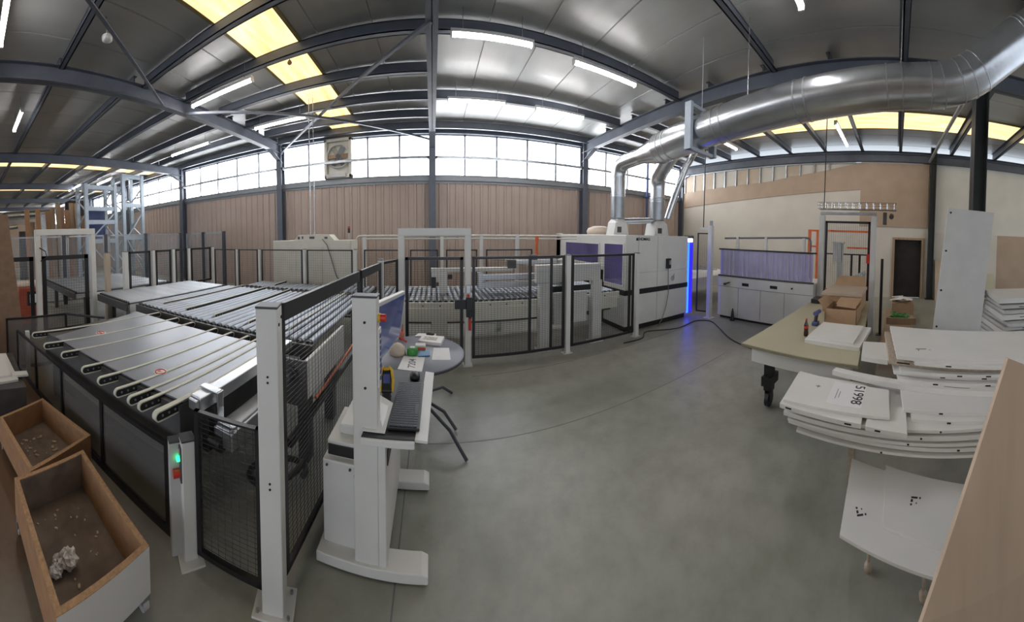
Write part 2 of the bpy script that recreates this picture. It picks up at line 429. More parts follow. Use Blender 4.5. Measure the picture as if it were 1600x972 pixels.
for k in range(len(BAYS)):
    x0 = (BAYS[k - 1] if k else XL) ; x1 = BAYS[k]
    fr = MB(); nb = max(1, round((x1 - x0) / 1.02))
    for i in range(nb + 1):
        xx = x0 + (x1 - x0) * i / nb; fr.box(xx - .032, xx + .032, YB - .01, YB + .05, 3.95, 5.34)
    fr.box(x0, x1, YB - .01, YB + .05, 3.95, 3.99); fr.box(x0, x1, YB - .01, YB + .05, 5.30, 5.34)
    fr.box(x0, x1, YB + .002, YB + .045, 4.60, 4.63)
    w = struct('window_%d' % (k + 1), fr, 'frame_w')
    struct('pane', MB().box(x0, x1, YB + .05, YB + .07, 3.95, 5.34), 'pane', w)
    # girt across the window band
    g = MB().box(x0 + .11, x1 - .11, YB - .30, YB - .26, 4.47, 4.55); g.box(x0 + .11, x1 - .11, YB - .30, YB - .20, 4.545, 4.555)
    g.box(x0 + .11, x0 + .16, YB - .30, YB - .03, 4.47, 4.55); g.box(x1 - .16, x1 - .11, YB - .30, YB - .03, 4.47, 4.55)
    struct('trim_%d' % (k + 3), g, 'galv2')
# right wall, with its door opening
DY0, DY1, DZ = -.94, .05, 2.16
c = MB(); c.box(XR, XR + .2, DY1, YB, 0, 5.0); c.box(XR, XR + .2, YF, DY0, 0, 5.3); c.box(XR, XR + .2, DY0, DY1, DZ, 5.0)
struct('wall_right', c, 'plaster')
c = MB(); c.prism([(XR, 1.4, 3.98), (XR, YB - .3, 3.44), (XR, YB - .3, 4.17), (XR, 5.2, 4.36), (XR, 2.8, 4.70), (XR, 1.4, 4.98)], (-.03, 0, 0)); c.box(XR - .03, XR, DY0 - .2, 1.4, 2.62, 5.0)
struct('wall_board_panelling', c, 'tan')
c = MB(); c.box(XR - .012, XR, YF, -1.42, 2.46, 5.28)
struct('wall_white_panelling', c, 'plaster2')
c = MB(); c.box(XR - .025, XR, YF, -3.9, 0, 2.46); struct('wall_brown_panelling', c, 'tan')
c = MB(); c.box(XR - .022, XR, -3.9, -1.42, 0, 2.46); struct('wall_cream_panelling', c, 'plaster')
c = MB()
def studz(y): return 4.17 + .19 * (9.7 - y) / 4.5 if y > 5.2 else 4.36 + .34 * (5.2 - y) / 2.4
for i in range(13):
    y = 9.6 - i * .58
    c.box(XR - .06, XR, y - .03, y + .03, studz(y) - .03, 4.97)
c.box(XR - .06, XR, 1.6, YB - .3, 4.95, 5.0)
struct('wall_stud_frame', c, 'galv2')
c = MB()
for i in (0, 1, 2, 5, 6, 9): c.box(XR - .02, XR - .001, 9.57 - i * .58 - .51, 9.57 - i * .58 - .01, studz(9.3 - i * .58), 4.94)
struct('wall_stud_infill', c, 'tan2')
c = MB(); ibeam(c, (XR - .1, YB - .3, 5.15), (XR - .1, YF, 5.15), .2, .28); struct('eave_beam', c, 'beam')
c = MB().box(XR + .2, XR + .3, DY0 - .3, DY1 + .3, 0, DZ + .2); c.box(XR + .02, XR + 2.2, DY0, DY1, -.01, .005)
d = MB(); d.box(XR - .05, XR + .2, DY1, DY1 + .09, 0, DZ + .08); d.box(XR - .05, XR + .2, DY0 - .09, DY0, 0, DZ + .08); d.box(XR - .05, XR + .2, DY0, DY1, DZ, DZ + .08)
dr = struct('door_1', d, 'wood')
struct('panel', MB().box(XR + .12, XR + .16, DY0, DY1, 0.01, DZ), 'dkroom', dr)  # near-black sheet standing in for the darkness of the open doorway
# far left end of the hall
c = MB().box(XL - .2, XL, YF, YB, 0, 5.6); struct('wall_left', c, mat('dim_end_wall', (.20, .16, .13), .7, 0, .2, .6))

# ================================================================== ROOF FITTINGS
def brace(p, q, label, r=.028):
    m = MB(); m.bar(p, q, .06, .012); m.bar((p[0], p[1], p[2] + .03), (q[0], q[1], q[2] + .03), .012, .06)
    obj('roof_brace', m, 'beam', None, 0, label, 'brace')
brace((0, 4.4, 5.08), (-5.4, 9.72, 5.08), 'pale steel roof brace from the wall column near the fan to the middle beam')
brace((-5.4, 5.0, 5.04), (0, 9.72, 5.04), 'dark steel roof brace crossing below the yellow roof light towards the middle wall column')
brace((-5.4, 4.3, 5.07), (0, -3.2, 5.07), 'thin dark steel roof brace running past the white smoke detector')
def lamp(x0, x1, y, label, z=5.22):
    t = thing('fluorescent_light', ((x0 + x1) / 2, y, z), label, 'light', 'fluorescent tubes under the roof')
    obj('housing', MB().box(x0, x1, y - .045, y + .045, z + .02, z + .075), 'white2', t)
    tb = MB().cyl((x0 + .03, y, z), (x1 - .03, y, z), .038, 10); obj('tube', tb, 'tube', t)
    e = MB().box(x0, x0 + .03, y - .045, y + .045, z - .045, z + .02); e.box(x1 - .03, x1, y - .045, y + .045, z - .045, z + .02); obj('end_cap', e, 'white', t)
    h = MB()
    for xx in (x0 + .2, x1 - .2): h.cyl((xx, y, z + .07), (xx, y, ROOF), .006, 6)
    obj('hanger', h, 'galv2', t)
lamp(.30, 1.70, 4.86, 'lit fluorescent tube beside the middle roof beam, first of the row towards the duct')
lamp(2.53, 4.03, 5.0, 'lit fluorescent tube second in the row between the middle roof beam and the duct')
lamp(2.58, 4.0, 7.2, 'lit fluorescent tube near the window band in front of the duct elbow')
lamp(.37, 1.8, 7.2, 'lit fluorescent tube close to the windows beside the middle wall column')
lamp(-5.25, -3.45, 5.08, 'lit fluorescent tube just past the crossing of the roof beam and the dark brace')
lamp(-5.0, -3.3, 7.4, 'lit fluorescent tube above the hanging chains near the windows')
lamp(-8.85, -6.85, 7.4, 'lit fluorescent tube in the bay by the pallet rack uprights and windows')
lamp(-8.3, -7.0, 1.4, 'lit fluorescent tube over the white gate frame at the end of the hall')
lamp(-4.75, -3.2, .62, 'lit fluorescent tube above the offcut bins, cut by the picture edge')
lamp(2.4, 3.9, 1.4, 'lit fluorescent tube above the duct rod, cut by the top edge')
lamp(7.85, 9.75, 1.75, 'lit fluorescent tube seen under the big duct in front of the yellow roof light')
lamp(8.25, 9.15, 5.6, 'short lit fluorescent tube behind the duct strap near the stud wall')
lamp(-17.5, -15.5, 6.3, 'small distant lit fluorescent tube behind the rack uprights')
lamp(-15.2, -13.4, 7.2, 'small distant lit fluorescent tube above the pallet rack')
t = thing('smoke_detector', (-4.3, 2.3, 5.3), 'small white smoke detector hanging under the dark roof', 'detector')
obj('body', MB().lathe((-4.3, 2.3, 5.26), [(.05, 0), (.085, .02), (.085, .08), (.05, .1)], 16), 'white', t); obj('stem', MB().cyl((-4.3, 2.3, 5.36), (-4.3, 2.3, ROOF), .012, 8), 'white2', t)
t = thing('pull_cord_bulb', (-2.62, 5.12, 5.3), 'small brass bulb hanging on a wire beside the yellow roof light', 'bulb')
obj('bulb', MB().lathe((-2.62, 5.12, 5.27), [(.01, 0), (.04, .02), (.045, .05), (.02, .09)], 12), 'card', t); obj('cord', MB().cyl((-2.62, 5.12, 5.35), (-2.62, 5.12, ROOF), .005, 6), 'black', t)
t = thing('hanging_chain', (-3.13, 7.3, 1.9), 'pair of thin chains hanging from the roof to the white cabinet', 'chain')
for dx in (-.06, .06): obj('strand', MB().cyl((-3.13 + dx, 7.3, 2.03), (-3.13 + dx, 7.3, ROOF), .011, 6), 'galv', t)
# exhaust fan in the window band
fx0, fx1, fz0, fz1, fy = -3.72, -2.72, 3.97, 5.34, 9.78
t = thing('exhaust_fan', ((fx0 + fx1) / 2, fy, fz0), 'square white exhaust fan box set into the window band', 'fan')
m = MB(); m.box(fx0, fx1, fy, fy + .2, fz0, fz0 + .12); m.box(fx0, fx1, fy, fy + .2, fz1 - .1, fz1); m.box(fx0, fx0 + .1, fy, fy + .2, fz0, fz1); m.box(fx1 - .1, fx1, fy, fy + .2, fz0, fz1); m.box(fx0, fx1, fy + .15, fy + .2, fz0, fz1)
obj('housing', m, 'cream', t, .01)
fc = Vector(((fx0 + fx1) / 2, fy + .04, (fz0 + fz1) / 2 + .08)); m = MB()
m.tube([(fc.x + .40 * math.cos(a * PI / 16), fc.y, fc.z + .40 * math.sin(a * PI / 16)) for a in range(33)], .03, 8, False); obj('shroud_ring', m, 'white2', t)
for k in range(6):
    a = k * PI / 3; m = MB(); p = fc + Vector((math.cos(a) * .07, .03, math.sin(a) * .07)); q = fc + Vector((math.cos(a) * .36, .03, math.sin(a) * .36))
    m.bar(p, q, .02, .16, (math.sin(a), .5, -math.cos(a))); obj('blade', m, 'wood' if k % 3 == 0 else 'sill', t)
obj('hub', MB().cyl(fc + Vector((0, .09, 0)), fc + Vector((0, -.01, 0)), .08, 14), 'dark', t)
t2 = MB().box(fx0 + .12, fx1 - .2, fy - .1, fy - .002, fz0 + .02, fz0 + .14); obj('drip_tray', t2, 'white2', t)
m = MB().cyl((8.6, 9.72, 2.0), (8.6, 9.72, 5.3), .055, 12); m.box(8.5, 8.7, 9.6, 9.85, 3.70, 3.76); obj('rain_pipe', m, 'bluepost', None, 0, 'slim blue vertical pipe on the back wall between the dust pipes', 'pipe')

# ================================================================== DUST EXTRACTION DUCT
def arc(p0, p1, p2, r, n=8):
    """round the corner p0-p1-p2"""
    p0, p1, p2 = Vector(p0), Vector(p1), Vector(p2); a = (p0 - p1).normalized(); b = (p2 - p1).normalized()
    out = []
    for i in range(n + 1):
        s = i / n; out.append((p1 + a * r) * (1 - s) ** 2 + p1 * 2 * s * (1 - s) + (p1 + b * r) * s * s)
    return out
t = thing('dust_duct', (4.3, 2, 3.6), 'large galvanised round dust duct sweeping under the roof beams', 'duct')
A0, A1, A2, A3 = Vector((4.3, 4.5, 3.83)), Vector((4.3, -.85, 4.36)), Vector((3.95, -2.2, 5.62)), 0
m = MB(); pts = [A0] + [A0.lerp(A1, s) for s in (.25, .5, .75)] + arc(A0, A1, A2, .45, 10) + [A2]
m.tube(pts, .31, 36, True); obj('main_pipe', m, 'galv', t)
m = MB(); m.tube([(4.3, 5.95, 2.95), (4.3, 5.95, 3.3)] + arc((4.3, 5.95, 3.2), (4.3, 5.95, 3.76), (4.3, 4.9, 3.80), .33, 10) + [(4.3, 5.1, 3.80)], .18, 24)
m.tube([(4.3, 5.1, 3.80), (4.3, 4.75, 3.81), (4.3, 4.45, 3.83)], .2, 24, False, [.18, .24, .31]); obj('branch_pipe', m, 'galv', t)
m = MB(); m.tube([(5.45, 5.75, 2.9), (5.45, 5.75, 3.1)] + arc((5.45, 5.75, 2.9), (5.45, 5.75, 3.6), (4.4, 4.05, 3.9), .35, 10) + [(4.5, 4.25, 3.87)], .2, 24); obj('branch_pipe', m, 'galv', t)
m = MB(); m.tube([(5.85, 5.75, 2.5), (6.05, 5.6, 3.3), (6.25, 5.45, 4.0)] + arc((6.2, 5.5, 3.8), (6.38, 5.3, 4.35), (4.6, 3.3, 4.0), .3, 8) + [(4.55, 3.2, 3.98)], .09, 16); obj('branch_pipe', m, 'galv', t)
m = MB(); m.cyl((4.42, 5.95, 2.36), (5.35, 5.75, 2.42), .075, 16); obj('link_pipe', m, 'galv', t)
for (x, y) in ((4.3, 5.95), (5.45, 5.75)):
    m = MB(); pr = []
    for i in range(14): pr += [(.165 if y > 5.9 else .19, i * .045), (.185 if y > 5.9 else .215, i * .045 + .022)]
    m.lathe((x, y, 2.42), pr, 24); obj('flexible_sleeve', m, 'galv2', t)
for s in (.03, .06, .28, .31, .55, .58, .80, .84):
    p = A0.lerp(A1, s); q = A0.lerp(A1, s + .004); obj('joint_ring', MB().tube([p, q], .318, 36), 'alu', t)
for s in (.0, .25, .5, .75, 1.0):
    a = arc(A0, A1, A2, .45, 10); i = min(9, int(s * 10)); d = (a[i + 1] - a[i]).normalized() * .012
    obj('joint_ring', MB().tube([a[i] - d * .5, a[i] + d], .316, 36), 'alu', t)
p = A1.lerp(A2, .62); d = (A2 - A1).normalized() * .02
for k in (0, 3): obj('joint_ring', MB().tube([p + d * k, p + d * (k + .8)], .318, 36), 'alu', t)
m = MB()
for sgn in (-1, 1): m.box(4.3 + sgn * .36 - .035, 4.3 + sgn * .36 + .035, 3.33, 3.47, 3.54, 4.36)
m.box(3.91, 4.69, 3.36, 3.44, 3.54, 3.60); m.box(3.91, 4.69, 3.36, 3.44, 4.30, 4.36); m.cyl((4.3, 3.4, 4.36), (4.3, 3.4, ROOF), .007, 8)
obj('duct_hanger', m, 'rackblue', None, .004, 'blue grey channel bracket clamped around the big duct', 'bracket')
for (y, z1, lb) in ((2.45, 4.33, 'thin steel rod holding the big duct near the blue grey bracket'), (.02, 4.62, 'thin steel rod holding the big duct in front of the lone purlin')):
    m = MB().cyl((4.3, y, z1), (4.3, y, ROOF), .009, 8); m.lathe((4.3, y, z1 - .03), [(.012, 0), (.03, .02), (.03, .05), (.012, .07)], 10); obj('duct_rod', m, 'galv', None, 0, lb, 'rod')
m = MB().tube([(5.9, -1.3, 5.04), (10.75, -1.12, 5.04)], .05, 12); obj('cross_pipe', m, 'galv2', None, 0, 'pale pipe under the roof from the dark aisle column to the wall', 'pipe')

# ================================================================== FENCES
def post(name, x, y, z1, w, label, group, m='white', d=None, cap='cap', rz=0, bolts=True):
    d = d or w; t = thing(name, (x, y, 0), label, 'post', group)
    obj('post', MB().obox((x, y, z1 / 2), (w, d, z1), rz), m, t, .006)
    if cap: obj('cap', MB().obox((x, y, z1 + .006), (w + .004, d + .004, .012), rz), cap, t, .003)
    obj('base_plate', MB().obox((x, y, .006), (w * 1.9, d * 1.5, .012), rz), m, t, .003)
    if bolts:
        b = MB()
        ca, sa = math.cos(rz), math.sin(rz)
        for sx in (-1, 1):
            for sy in (-1, 1):
                ax, ay = sx * w * .72, sy * d * .5
                b.cyl((x + ax * ca - ay * sa, y + ax * sa + ay * ca, .012), (x + ax * ca - ay * sa, y + ax * sa + ay * ca, .026), .009, 6)
        obj('bolt', b, 'galv2', t)
    return t
def panel(p, q, z0, z1, label, group, stiles=(), fw=.03, su=.05, sz=.03, top=None, r=.0016, fm='black', wm='wire'):
    p, q = Vector((p[0], p[1], 0)), Vector((q[0], q[1], 0)); u = (q - p).normalized(); L = (q - p).length
    t = thing('mesh_fence', (p + q) / 2 + Vector((0, 0, z0)), label, 'fence panel', group)
    m = MB(); h = Vector((0, 0, 1)); tz = top or fw
    m.bar(p + h * (z0 + fw / 2), q + h * (z0 + fw / 2), .03, fw); m.bar(p + h * (z1 - tz / 2), q + h * (z1 - tz / 2), .03, tz)
    for s in [fw / 2, L - fw / 2] + [k * L for k in stiles]:
        a = p + u * s; m.bar(a + h * z0, a + h * z1, .03, fw, u)
    obj('frame', m, fm, t)
    obj('wire_mesh', MB().wires(p, u, L, z0 + fw, z1 - tz, su, sz, r), wm, t)
    return t
FH = 1.66
FG = 'front safety fence posts'
# near fence, running away from the camera
tnp = post('fence_post', -.82, 1.31, 1.63, .115, 'tall near white fence post with two bolt holes below its dark cap', 'near fence posts', rz=R(18))
hb = MB()
for (dx, z) in ((.025, 1.56), (.055, 1.565)):
    pass
n = Matrix.Rotation(R(18), 4, 'Z')
for (lx, z) in ((.0577, 1.545), (.0577, 1.57)):
    q = n @ Vector((lx, -.03 if z < 1.55 else .03, 0)); dq = n @ Vector((.004, 0, 0)); hb.cyl((-.82 + q.x, 1.31 + q.y, z), (-.82 + q.x + dq.x, 1.31 + q.y + dq.y, z), .009, 10)
for z in (1.28, 1.25, .72, .69):
    q = n @ Vector((0.0, -.0577, 0)); dq = n @ Vector((0, -.003, 0)); hb.cyl((-.82 + q.x, 1.31 + q.y, z), (-.82 + q.x + dq.x, 1.31 + q.y + dq.y, z), .006, 8)
obj('bolt_hole', hb, 'hole', tnp)
panel((-.80, 1.39), (-.745, 2.92), .10, 1.63, 'black mesh fence panel between the tall near white post and the double black stile', 'near fence panels', (), .03, top=.10)
panel((-.742, 2.95), (-.687, 3.815), .10, 1.63, 'short black mesh fence panel behind the white terminal column', 'near fence panels', (), .04, top=.09)
post('fence_post', -.685, 3.86, FH, .07, 'white fence post just behind the blue terminal screen', 'near fence posts')
panel((-.68, 3.92), (-.53, 4.40), .15, 1.63, 'narrow fence panel joining the door portal and the post behind the screen', 'near fence panels', (), .035)
# door portal and front line
YP = 4.42
t = thing('door_portal', (0.03, YP, 0), 'white door portal frame standing over the mesh gate', 'portal')
for x in (-.47, .53): obj('jamb', MB().box(x - .045, x + .045, YP - .05, YP + .05, 0, 1.98), 'white', t, .005)
obj('lintel', MB().box(-.515, .575, YP - .055, YP + .055, 1.98, 2.09), 'white', t, .006)
for x in (-.47, .53): obj('base_plate', MB().box(x - .07, x + .07, YP - .08, YP + .08, 0, .012), 'white', t)
obj('key_switch', MB().box(.50, .56, YP - .085, YP - .052, 1.12, 1.24), 'alu', t, .004)
obj('button', MB().cyl((.53, YP - .05, 1.08), (.53, YP - .09, 1.08), .022, 12), 'red', t)
g = panel((-.41, YP - .02), (.46, YP - .02), .12, FH, 'black mesh gate leaf inside the white door portal', 'front fence panels', (), .045)
g.name = 'mesh_gate'; g['category'] = 'gate'
m = MB().box(.33, .50, YP - .075, YP - .035, .88, 1.02); m.box(.50, .60, YP - .095, YP - .045, .76, 1.05); obj('lock_box', m, 'black', g, .004)
m = MB().box(.535, .575, YP - .10, YP - .06, .56, .76); obj('handle', m, 'red', g, .006)
obj('grip', MB().box(.535, .575, YP - .11, YP - .06, .74, .86), 'black', g, .006)
post('fence_post', 2.20, 4.44, FH, .085, 'white fence post between the two wide front mesh panels', FG)
post('fence_post', 3.74, 4.49, FH, .085, 'white fence post standing in front of the enclosed machine corner', FG)
panel((.60, YP), (2.14, 4.43), .10, FH, 'wide black mesh panel beside the door portal with extra stiles', 'front fence panels', (.60, .84), .04)
panel((2.27, 4.44), (3.66, 4.48), .10, FH, 'black mesh panel in front of the windows of the enclosed machine', 'front fence panels', (.92,), .04)
# back line behind the conveyors
BG = 'back safety fence posts'
bx = [(-5.05, 'white back fence post, second from the far corner behind the roller beds'), (-4.3, 'white back fence post beside the cream cabinet edge'), (-3.0, 'white back fence post in front of the middle of the cream cabinet'), (-1.73, 'white back fence post at the cabinet end with the signal lamp')]
YBK = 6.47
for x, lb in bx: post('fence_post', x, YBK, FH, .07, lb, BG)
xs = [(-5.9, -5.1, 'beside the far corner'), (-5.0, -4.36, 'in front of bare wall by the cabinet'), (-4.24, -3.06, 'in front of one half of the cream cabinet'), (-2.94, -1.80, 'in front of the cabinet half with the hanging cable'), (-1.55, -.62, 'behind the near fence corner'), (-.5, .12, 'seen through the door portal gate'), (.30, 1.0, 'behind the white aligner arm'), (1.2, 2.3, 'beside the orange cable loops')]
for a, b, w in xs: panel((a, YBK if b < -1.7 else 6.54), (b, YBK if b < -1.7 else 6.54), .1, FH, 'black framed back fence panel ' + w, 'back fence panels', (), .03, .06, .06, r=.0011)
t = thing('air_pipe_rail', (.5, 6.55, 0), 'cream overhead pipe rail on posts behind the roller conveyor', 'pipe rail')
obj('pipe', MB().tube([(-1.72, 6.55, 1.55), (-1.72, 6.55, 1.9)] + arc((-1.72, 6.55, 1.8), (-1.72, 6.55, 1.97), (0, 6.55, 1.97), .1, 5) + [(3.5, 6.6, 1.97)], .022, 8), 'cream', t)
obj('pipe', MB().cyl((-1.6, 6.6, 1.90), (3.5, 6.6, 1.90), .018, 8), 'cream', t)
for x in (-1.55, .21, 1.10, 1.95): obj('post', MB().box(x - .035, x + .035, 6.56, 6.64, 0, 2.0), 'white', t)
m = MB()
for k in range(5):
    zc = 1.55 - k * .0; m.tube([(2.42 + .035 * math.sin(a * .8 + k), 6.53 + .01 * k, 1.70 + .26 * math.cos(a * PI / 8)) for a in range(17)], .008, 6, False)
obj('cable_loop', m, 'orange', None, 0, 'orange cable loops hanging from the pipe rail beside the enclosed machine', 'cable')
# left line of the enclosure (towards the end of the hall)
LG = 'end safety fence posts'
XE = -6.0
for y, lb, mm in ((3.02, 'beige fence post next to the white gate frame at the end of the line', 'tan2'), (3.5, 'white fence post at the corner of the steel sheet table', 'white'), (4.3, 'white end fence post, second after the beige one', 'white'), (4.95, 'white end fence post, third after the beige one', 'white'), (5.5, 'white end fence post close to a black stile near the corner', 'white'), (6.47, 'white fence post at the far corner by the clad wall', 'white')):
    post('fence_post', XE, y, 1.72, .11 if y < 3.6 else .09, lb, LG, mm)
for a, b, w, z0 in ((-.6, 1.32, 'at the brown board', .1), (1.5, 2.55, 'inside the white gate frame', .1), (3.6, 4.22, 'beyond the steel sheet table', .75), (4.38, 4.88, 'between two close white posts', .75), (5.02, 5.44, 'near the far corner', .75), (5.6, 6.4, 'at the far corner', .75)):
    panel((XE, a), (XE, b), z0, 1.72, 'black framed end fence panel ' + w, 'end fence panels', (), .09 if b < 3 else .05, .06, .06)
t = thing('white_gateway', (XE, 2.03, 0), 'tall white gate frame at the end of the conveyor line', 'gate frame')
for y in (1.42, 2.66): obj('jamb', MB().box(XE - .06, XE + .06, y - .055, y + .055, 0, 2.15), 'white', t, .006)
obj('lintel', MB().box(XE - .06, XE + .06, 1.365, 2.715, 2.15, 2.28), 'white', t, .006)
m = MB().tube([(XE + .07, 1.44, 1.9), (XE + .12, 1.56, 1.82), (XE + .12, 1.58, 1.7), (XE + .07, 1.46, 1.62)], .012, 6); obj('cable', m, 'black', t)
# taller grey fence in the next cell
ty = [3.0, 4.5, 6.15, 7.85]
for i, y in enumerate(ty):
    m = MB().box(-9.05, -8.97, y - .06, y + .06, 0, 2.22); obj('grey_fence_post', m, 'cap', None, 0, 'dark grey tall post of the next cell, %s from the gate frame' % ('first', 'second', 'third', 'fourth')[i], 'post', 'tall grey fence posts')
def clearpanel(p, q, z1, label):
    p, q = Vector((p[0], p[1], 0)), Vector((q[0], q[1], 0)); t = thing('tall_mesh_fence', (p + q) / 2, label, 'fence panel', 'tall grey fence panels')
    m = MB(); h = Vector((0, 0, 1))
    m.bar(p + h * .12, q + h * .12, .03, .04); m.bar(p + h * (z1 - .025), q + h * (z1 - .025), .03, .05)
    u = (q - p).normalized()
    for a in (p, q, p + u * .06): m.bar(a + h * .1, a + h * z1, .03, .04, u)
    obj('frame', m, 'galv2', t); obj('wire_mesh', MB().wires(p, u, (q - p).length,   .14, z1 - .05, .05, .05, .004), 'galv2', t)
for i in range(3): clearpanel((-9, ty[i] + .08), (-9, ty[i + 1] - .08), 2.2, 'tall grey mesh panel of the next cell, %s from the gate frame' % ('first', 'second', 'third')[i])
clearpanel((-9, 1.0), (-9, 2.92), 2.2, 'tall grey mesh panel of the next cell seen behind the gate frame')
clearpanel((-8.95, 8.15), (-8.1, 8.2), 2.2, 'tall grey mesh panel turning towards the clad wall')
clearpanel((-8.0, 8.2), (-7.05, 8.2), 2.2, 'end tall grey mesh panel standing parallel to the clad wall')
for x, w in ((-8.05, 'between the two panels along the clad wall'), (-7.0, 'ending the panels along the clad wall')):
    obj('grey_fence_post', MB().box(x - .05, x + .05, 8.15, 8.25, 0, 2.22), 'cap', None, 0, 'dark grey tall post ' + w, 'post', 'tall grey fence posts')

# ================================================================== STEEL SHEET TABLE WITH BELTS
TZ = .855
fronts = [(-3.69, .76), (-3.25, .80), (-2.92, .90), (-2.50, .96), (-2.24, 1.0), (-2.0, 1.03), (-1.85, 1.06), (-1.74, 1.08), (-1.58, 1.10)]
t = thing('belt_table', (-2.7, 1.8, 0), 'steel sheet transfer table crossed by nine pale belts', 'conveyor table')
m = MB().plate([(-3.46, 1.0), (-1.56, 1.34), (-1.52, 2.62), (-3.98, 2.50)], TZ - .012, TZ); top = obj('table_top', m, 'sheet', t)
for (x, y) in ((-2.03, 1.50), (-3.32, 1.55)):
    m = MB().lathe((x, y, TZ), [(.062, .0002), (.062, .0012), (.0, .0012)], 24); st = obj('round_sticker', m, 'paper', top)
    m = MB().tube([(x + .045 * math.cos(a * PI / 12), y + .045 * math.sin(a * PI / 12), TZ + .002) for a in range(25)], .006, 6, False)
    m.box(x - .03, x - .006, y - .012, y + .012, TZ, TZ + .003); m.box(x + .006, x + .03, y - .012, y + .012, TZ, TZ + .003)
    obj('printed_mark', m, 'red', top)
m = MB()
m.plate([(-3.75, .95), (-1.55, 1.30), (-1.50, 2.66), (-4.0, 2.55)], .55, TZ - .02)
m.box(-3.8, -3.68, 1.05, 1.17, 0, .6); m.box(-1.68, -1.56, 1.38, 1.5, 0, .6); m.box(-3.9, -3.78, 2.35, 2.47, 0, .6); m.box(-1.66, -1.54, 2.5, 2.62, 0, .6)
m.bar((-3.74, 1.1, .2), (-1.62, 1.44, .2), .06, .08)
obj('underframe', m, 'dark', t)
def belt_loop(x, y0, y1, zc, r, w, parent):
    """stadium loop in the yz plane, with its black guide and bolts"""
    n = 10; o = []; i_ = []
    for k in range(n + 1):
        a = PI / 2 + PI * k / n; o.append((y0 + r + r * math.cos(a), zc + r * math.sin(a))); i_.append((y0 + r + (r - .009) * math.cos(a), zc + (r - .009) * math.sin(a)))
    for k in range(n + 1):
        a = -PI / 2 + PI * k / n; o.append((y1 - r + r * math.cos(a), zc + r * math.sin(a))); i_.append((y1 - r + (r - .009) * math.cos(a), zc + (r - .009) * math.sin(a)))
    N = len(o); m = MB(); vs = []
    for (yy, zz) in o: vs += [(x - w / 2, yy, zz), (x + w / 2, yy, zz)]
    for (yy, zz) in i_: vs += [(x - w / 2, yy, zz), (x + w / 2, yy, zz)]
    fs = []
    for k in range(N):
        j = (k + 1) % N
        fs += [(2 * k, 2 * k + 1, 2 * j + 1, 2 * j), (2 * N + 2 * j, 2 * N + 2 * j + 1, 2 * N + 2 * k + 1, 2 * N + 2 * k), (2 * j, 2 * N + 2 * j, 2 * N + 2 * k, 2 * k), (2 * k + 1, 2 * N + 2 * k + 1, 2 * N + 2 * j + 1, 2 * j + 1)]
    m.add(vs, fs); b = obj('belt', m, 'belt', parent)
    g = MB().prism([(x - w * .42, yy, zz) for (yy, zz) in i_], (w * .84, 0, 0)); gd = obj('guide', g, 'rubber', b)
    s = MB()
    for k in range(3): s.cyl((x + w * .42, y0 + .06 + k * .055, zc), (x + w * .42 + .006, y0 + .06 + k * .055, zc), .008, 8)
    obj('bolt', s, 'galv2', b)
for i, (x, y) in enumerate(fronts):
    belt_loop(x, y, 2.76, TZ - .031, .036, .026 if i < 8 else .04, t)
m = MB().box(-1.5, -1.40, 1.36, 2.68, .83, .92); m.box(-1.49, -1.41, 1.33, 1.36, .84, .91); obj('aluminium_rail', m, 'alu', t, .006)
m = MB().box(-1.38, -1.22, 1.46, 2.68, .58, .70); m.box(-1.36, -1.24, 1.46, 2.68, .70, .715); obj('aluminium_beam', m, 'alu', t, .006)
m = MB().box(-1.52, -1.34, 1.47, 1.53, .92, .935); m.box(-1.36, -1.345, 1.47, 1.53, .72, .935); m.box(-1.345, -1.22, 1.48, 1.52, .72, .735); obj('clamp_bracket', m, 'galv', t, .004)
m = MB().box(-1.46, -1.40, 1.42, 1.50, .52, .82); m.cyl((-1.40, 1.46, .60), (-1.30, 1.46, .60), .05, 12); obj('motor', m, 'rubber', t, .006)
# guard sheets around it
t = thing('acrylic_guard', (-3.0, .95, 0), 'smoked clear guard with black edging in front of the belt table', 'guard')
GA, GB = Vector((-4.62, .72, 0)), Vector((-1.56, 1.19, 0)); h = Vector((0, 0, 1))
m = MB(); m.bar(GA + h * .03, GB + h * .03, .03, .06); m.bar(GA + h * .62, GB + h * .62, .03, .03)
for s in (0, .25, .5, .75, 1): p = GA.lerp(GB, s); m.bar(p, p + h * .63, .03, .04, (GB - GA).normalized())
obj('edging', m, 'black', t); obj('sheet', MB().bar(GA + h * .33, GB + h * .33, .006, .56), 'smoke', t)
t = thing('acrylic_end_guard', (-4.64, 1.2, 0), 'clear guard sheet with black edging closing the far end of the belt table', 'guard')
m = MB(); a, b = Vector((-4.68, .56, 0)), Vector((-4.68, 1.55, 0)); m.bar(a + h * .03, b + h * .03, .03, .05); m.bar(a + h * .80, b + h * .80, .03, .03); m.bar(a, a + h * .81, .03, .03); m.bar(b, b + h * .81, .03, .03)
m.bar(b + h * .80, b + h * .80 + Vector((.55, .45, 0)), .03, .03)
obj('edging', m, 'black', t); obj('sheet', MB().bar(a + h * .42, b + h * .42, .006, .74), 'smoke', t)
m = MB().box(-4.40, -4.34, .80, .86, 0, .68); obj('guard_post', m, 'white2', None, .004, 'short grey post at the corner of the smoked guard', 'post')
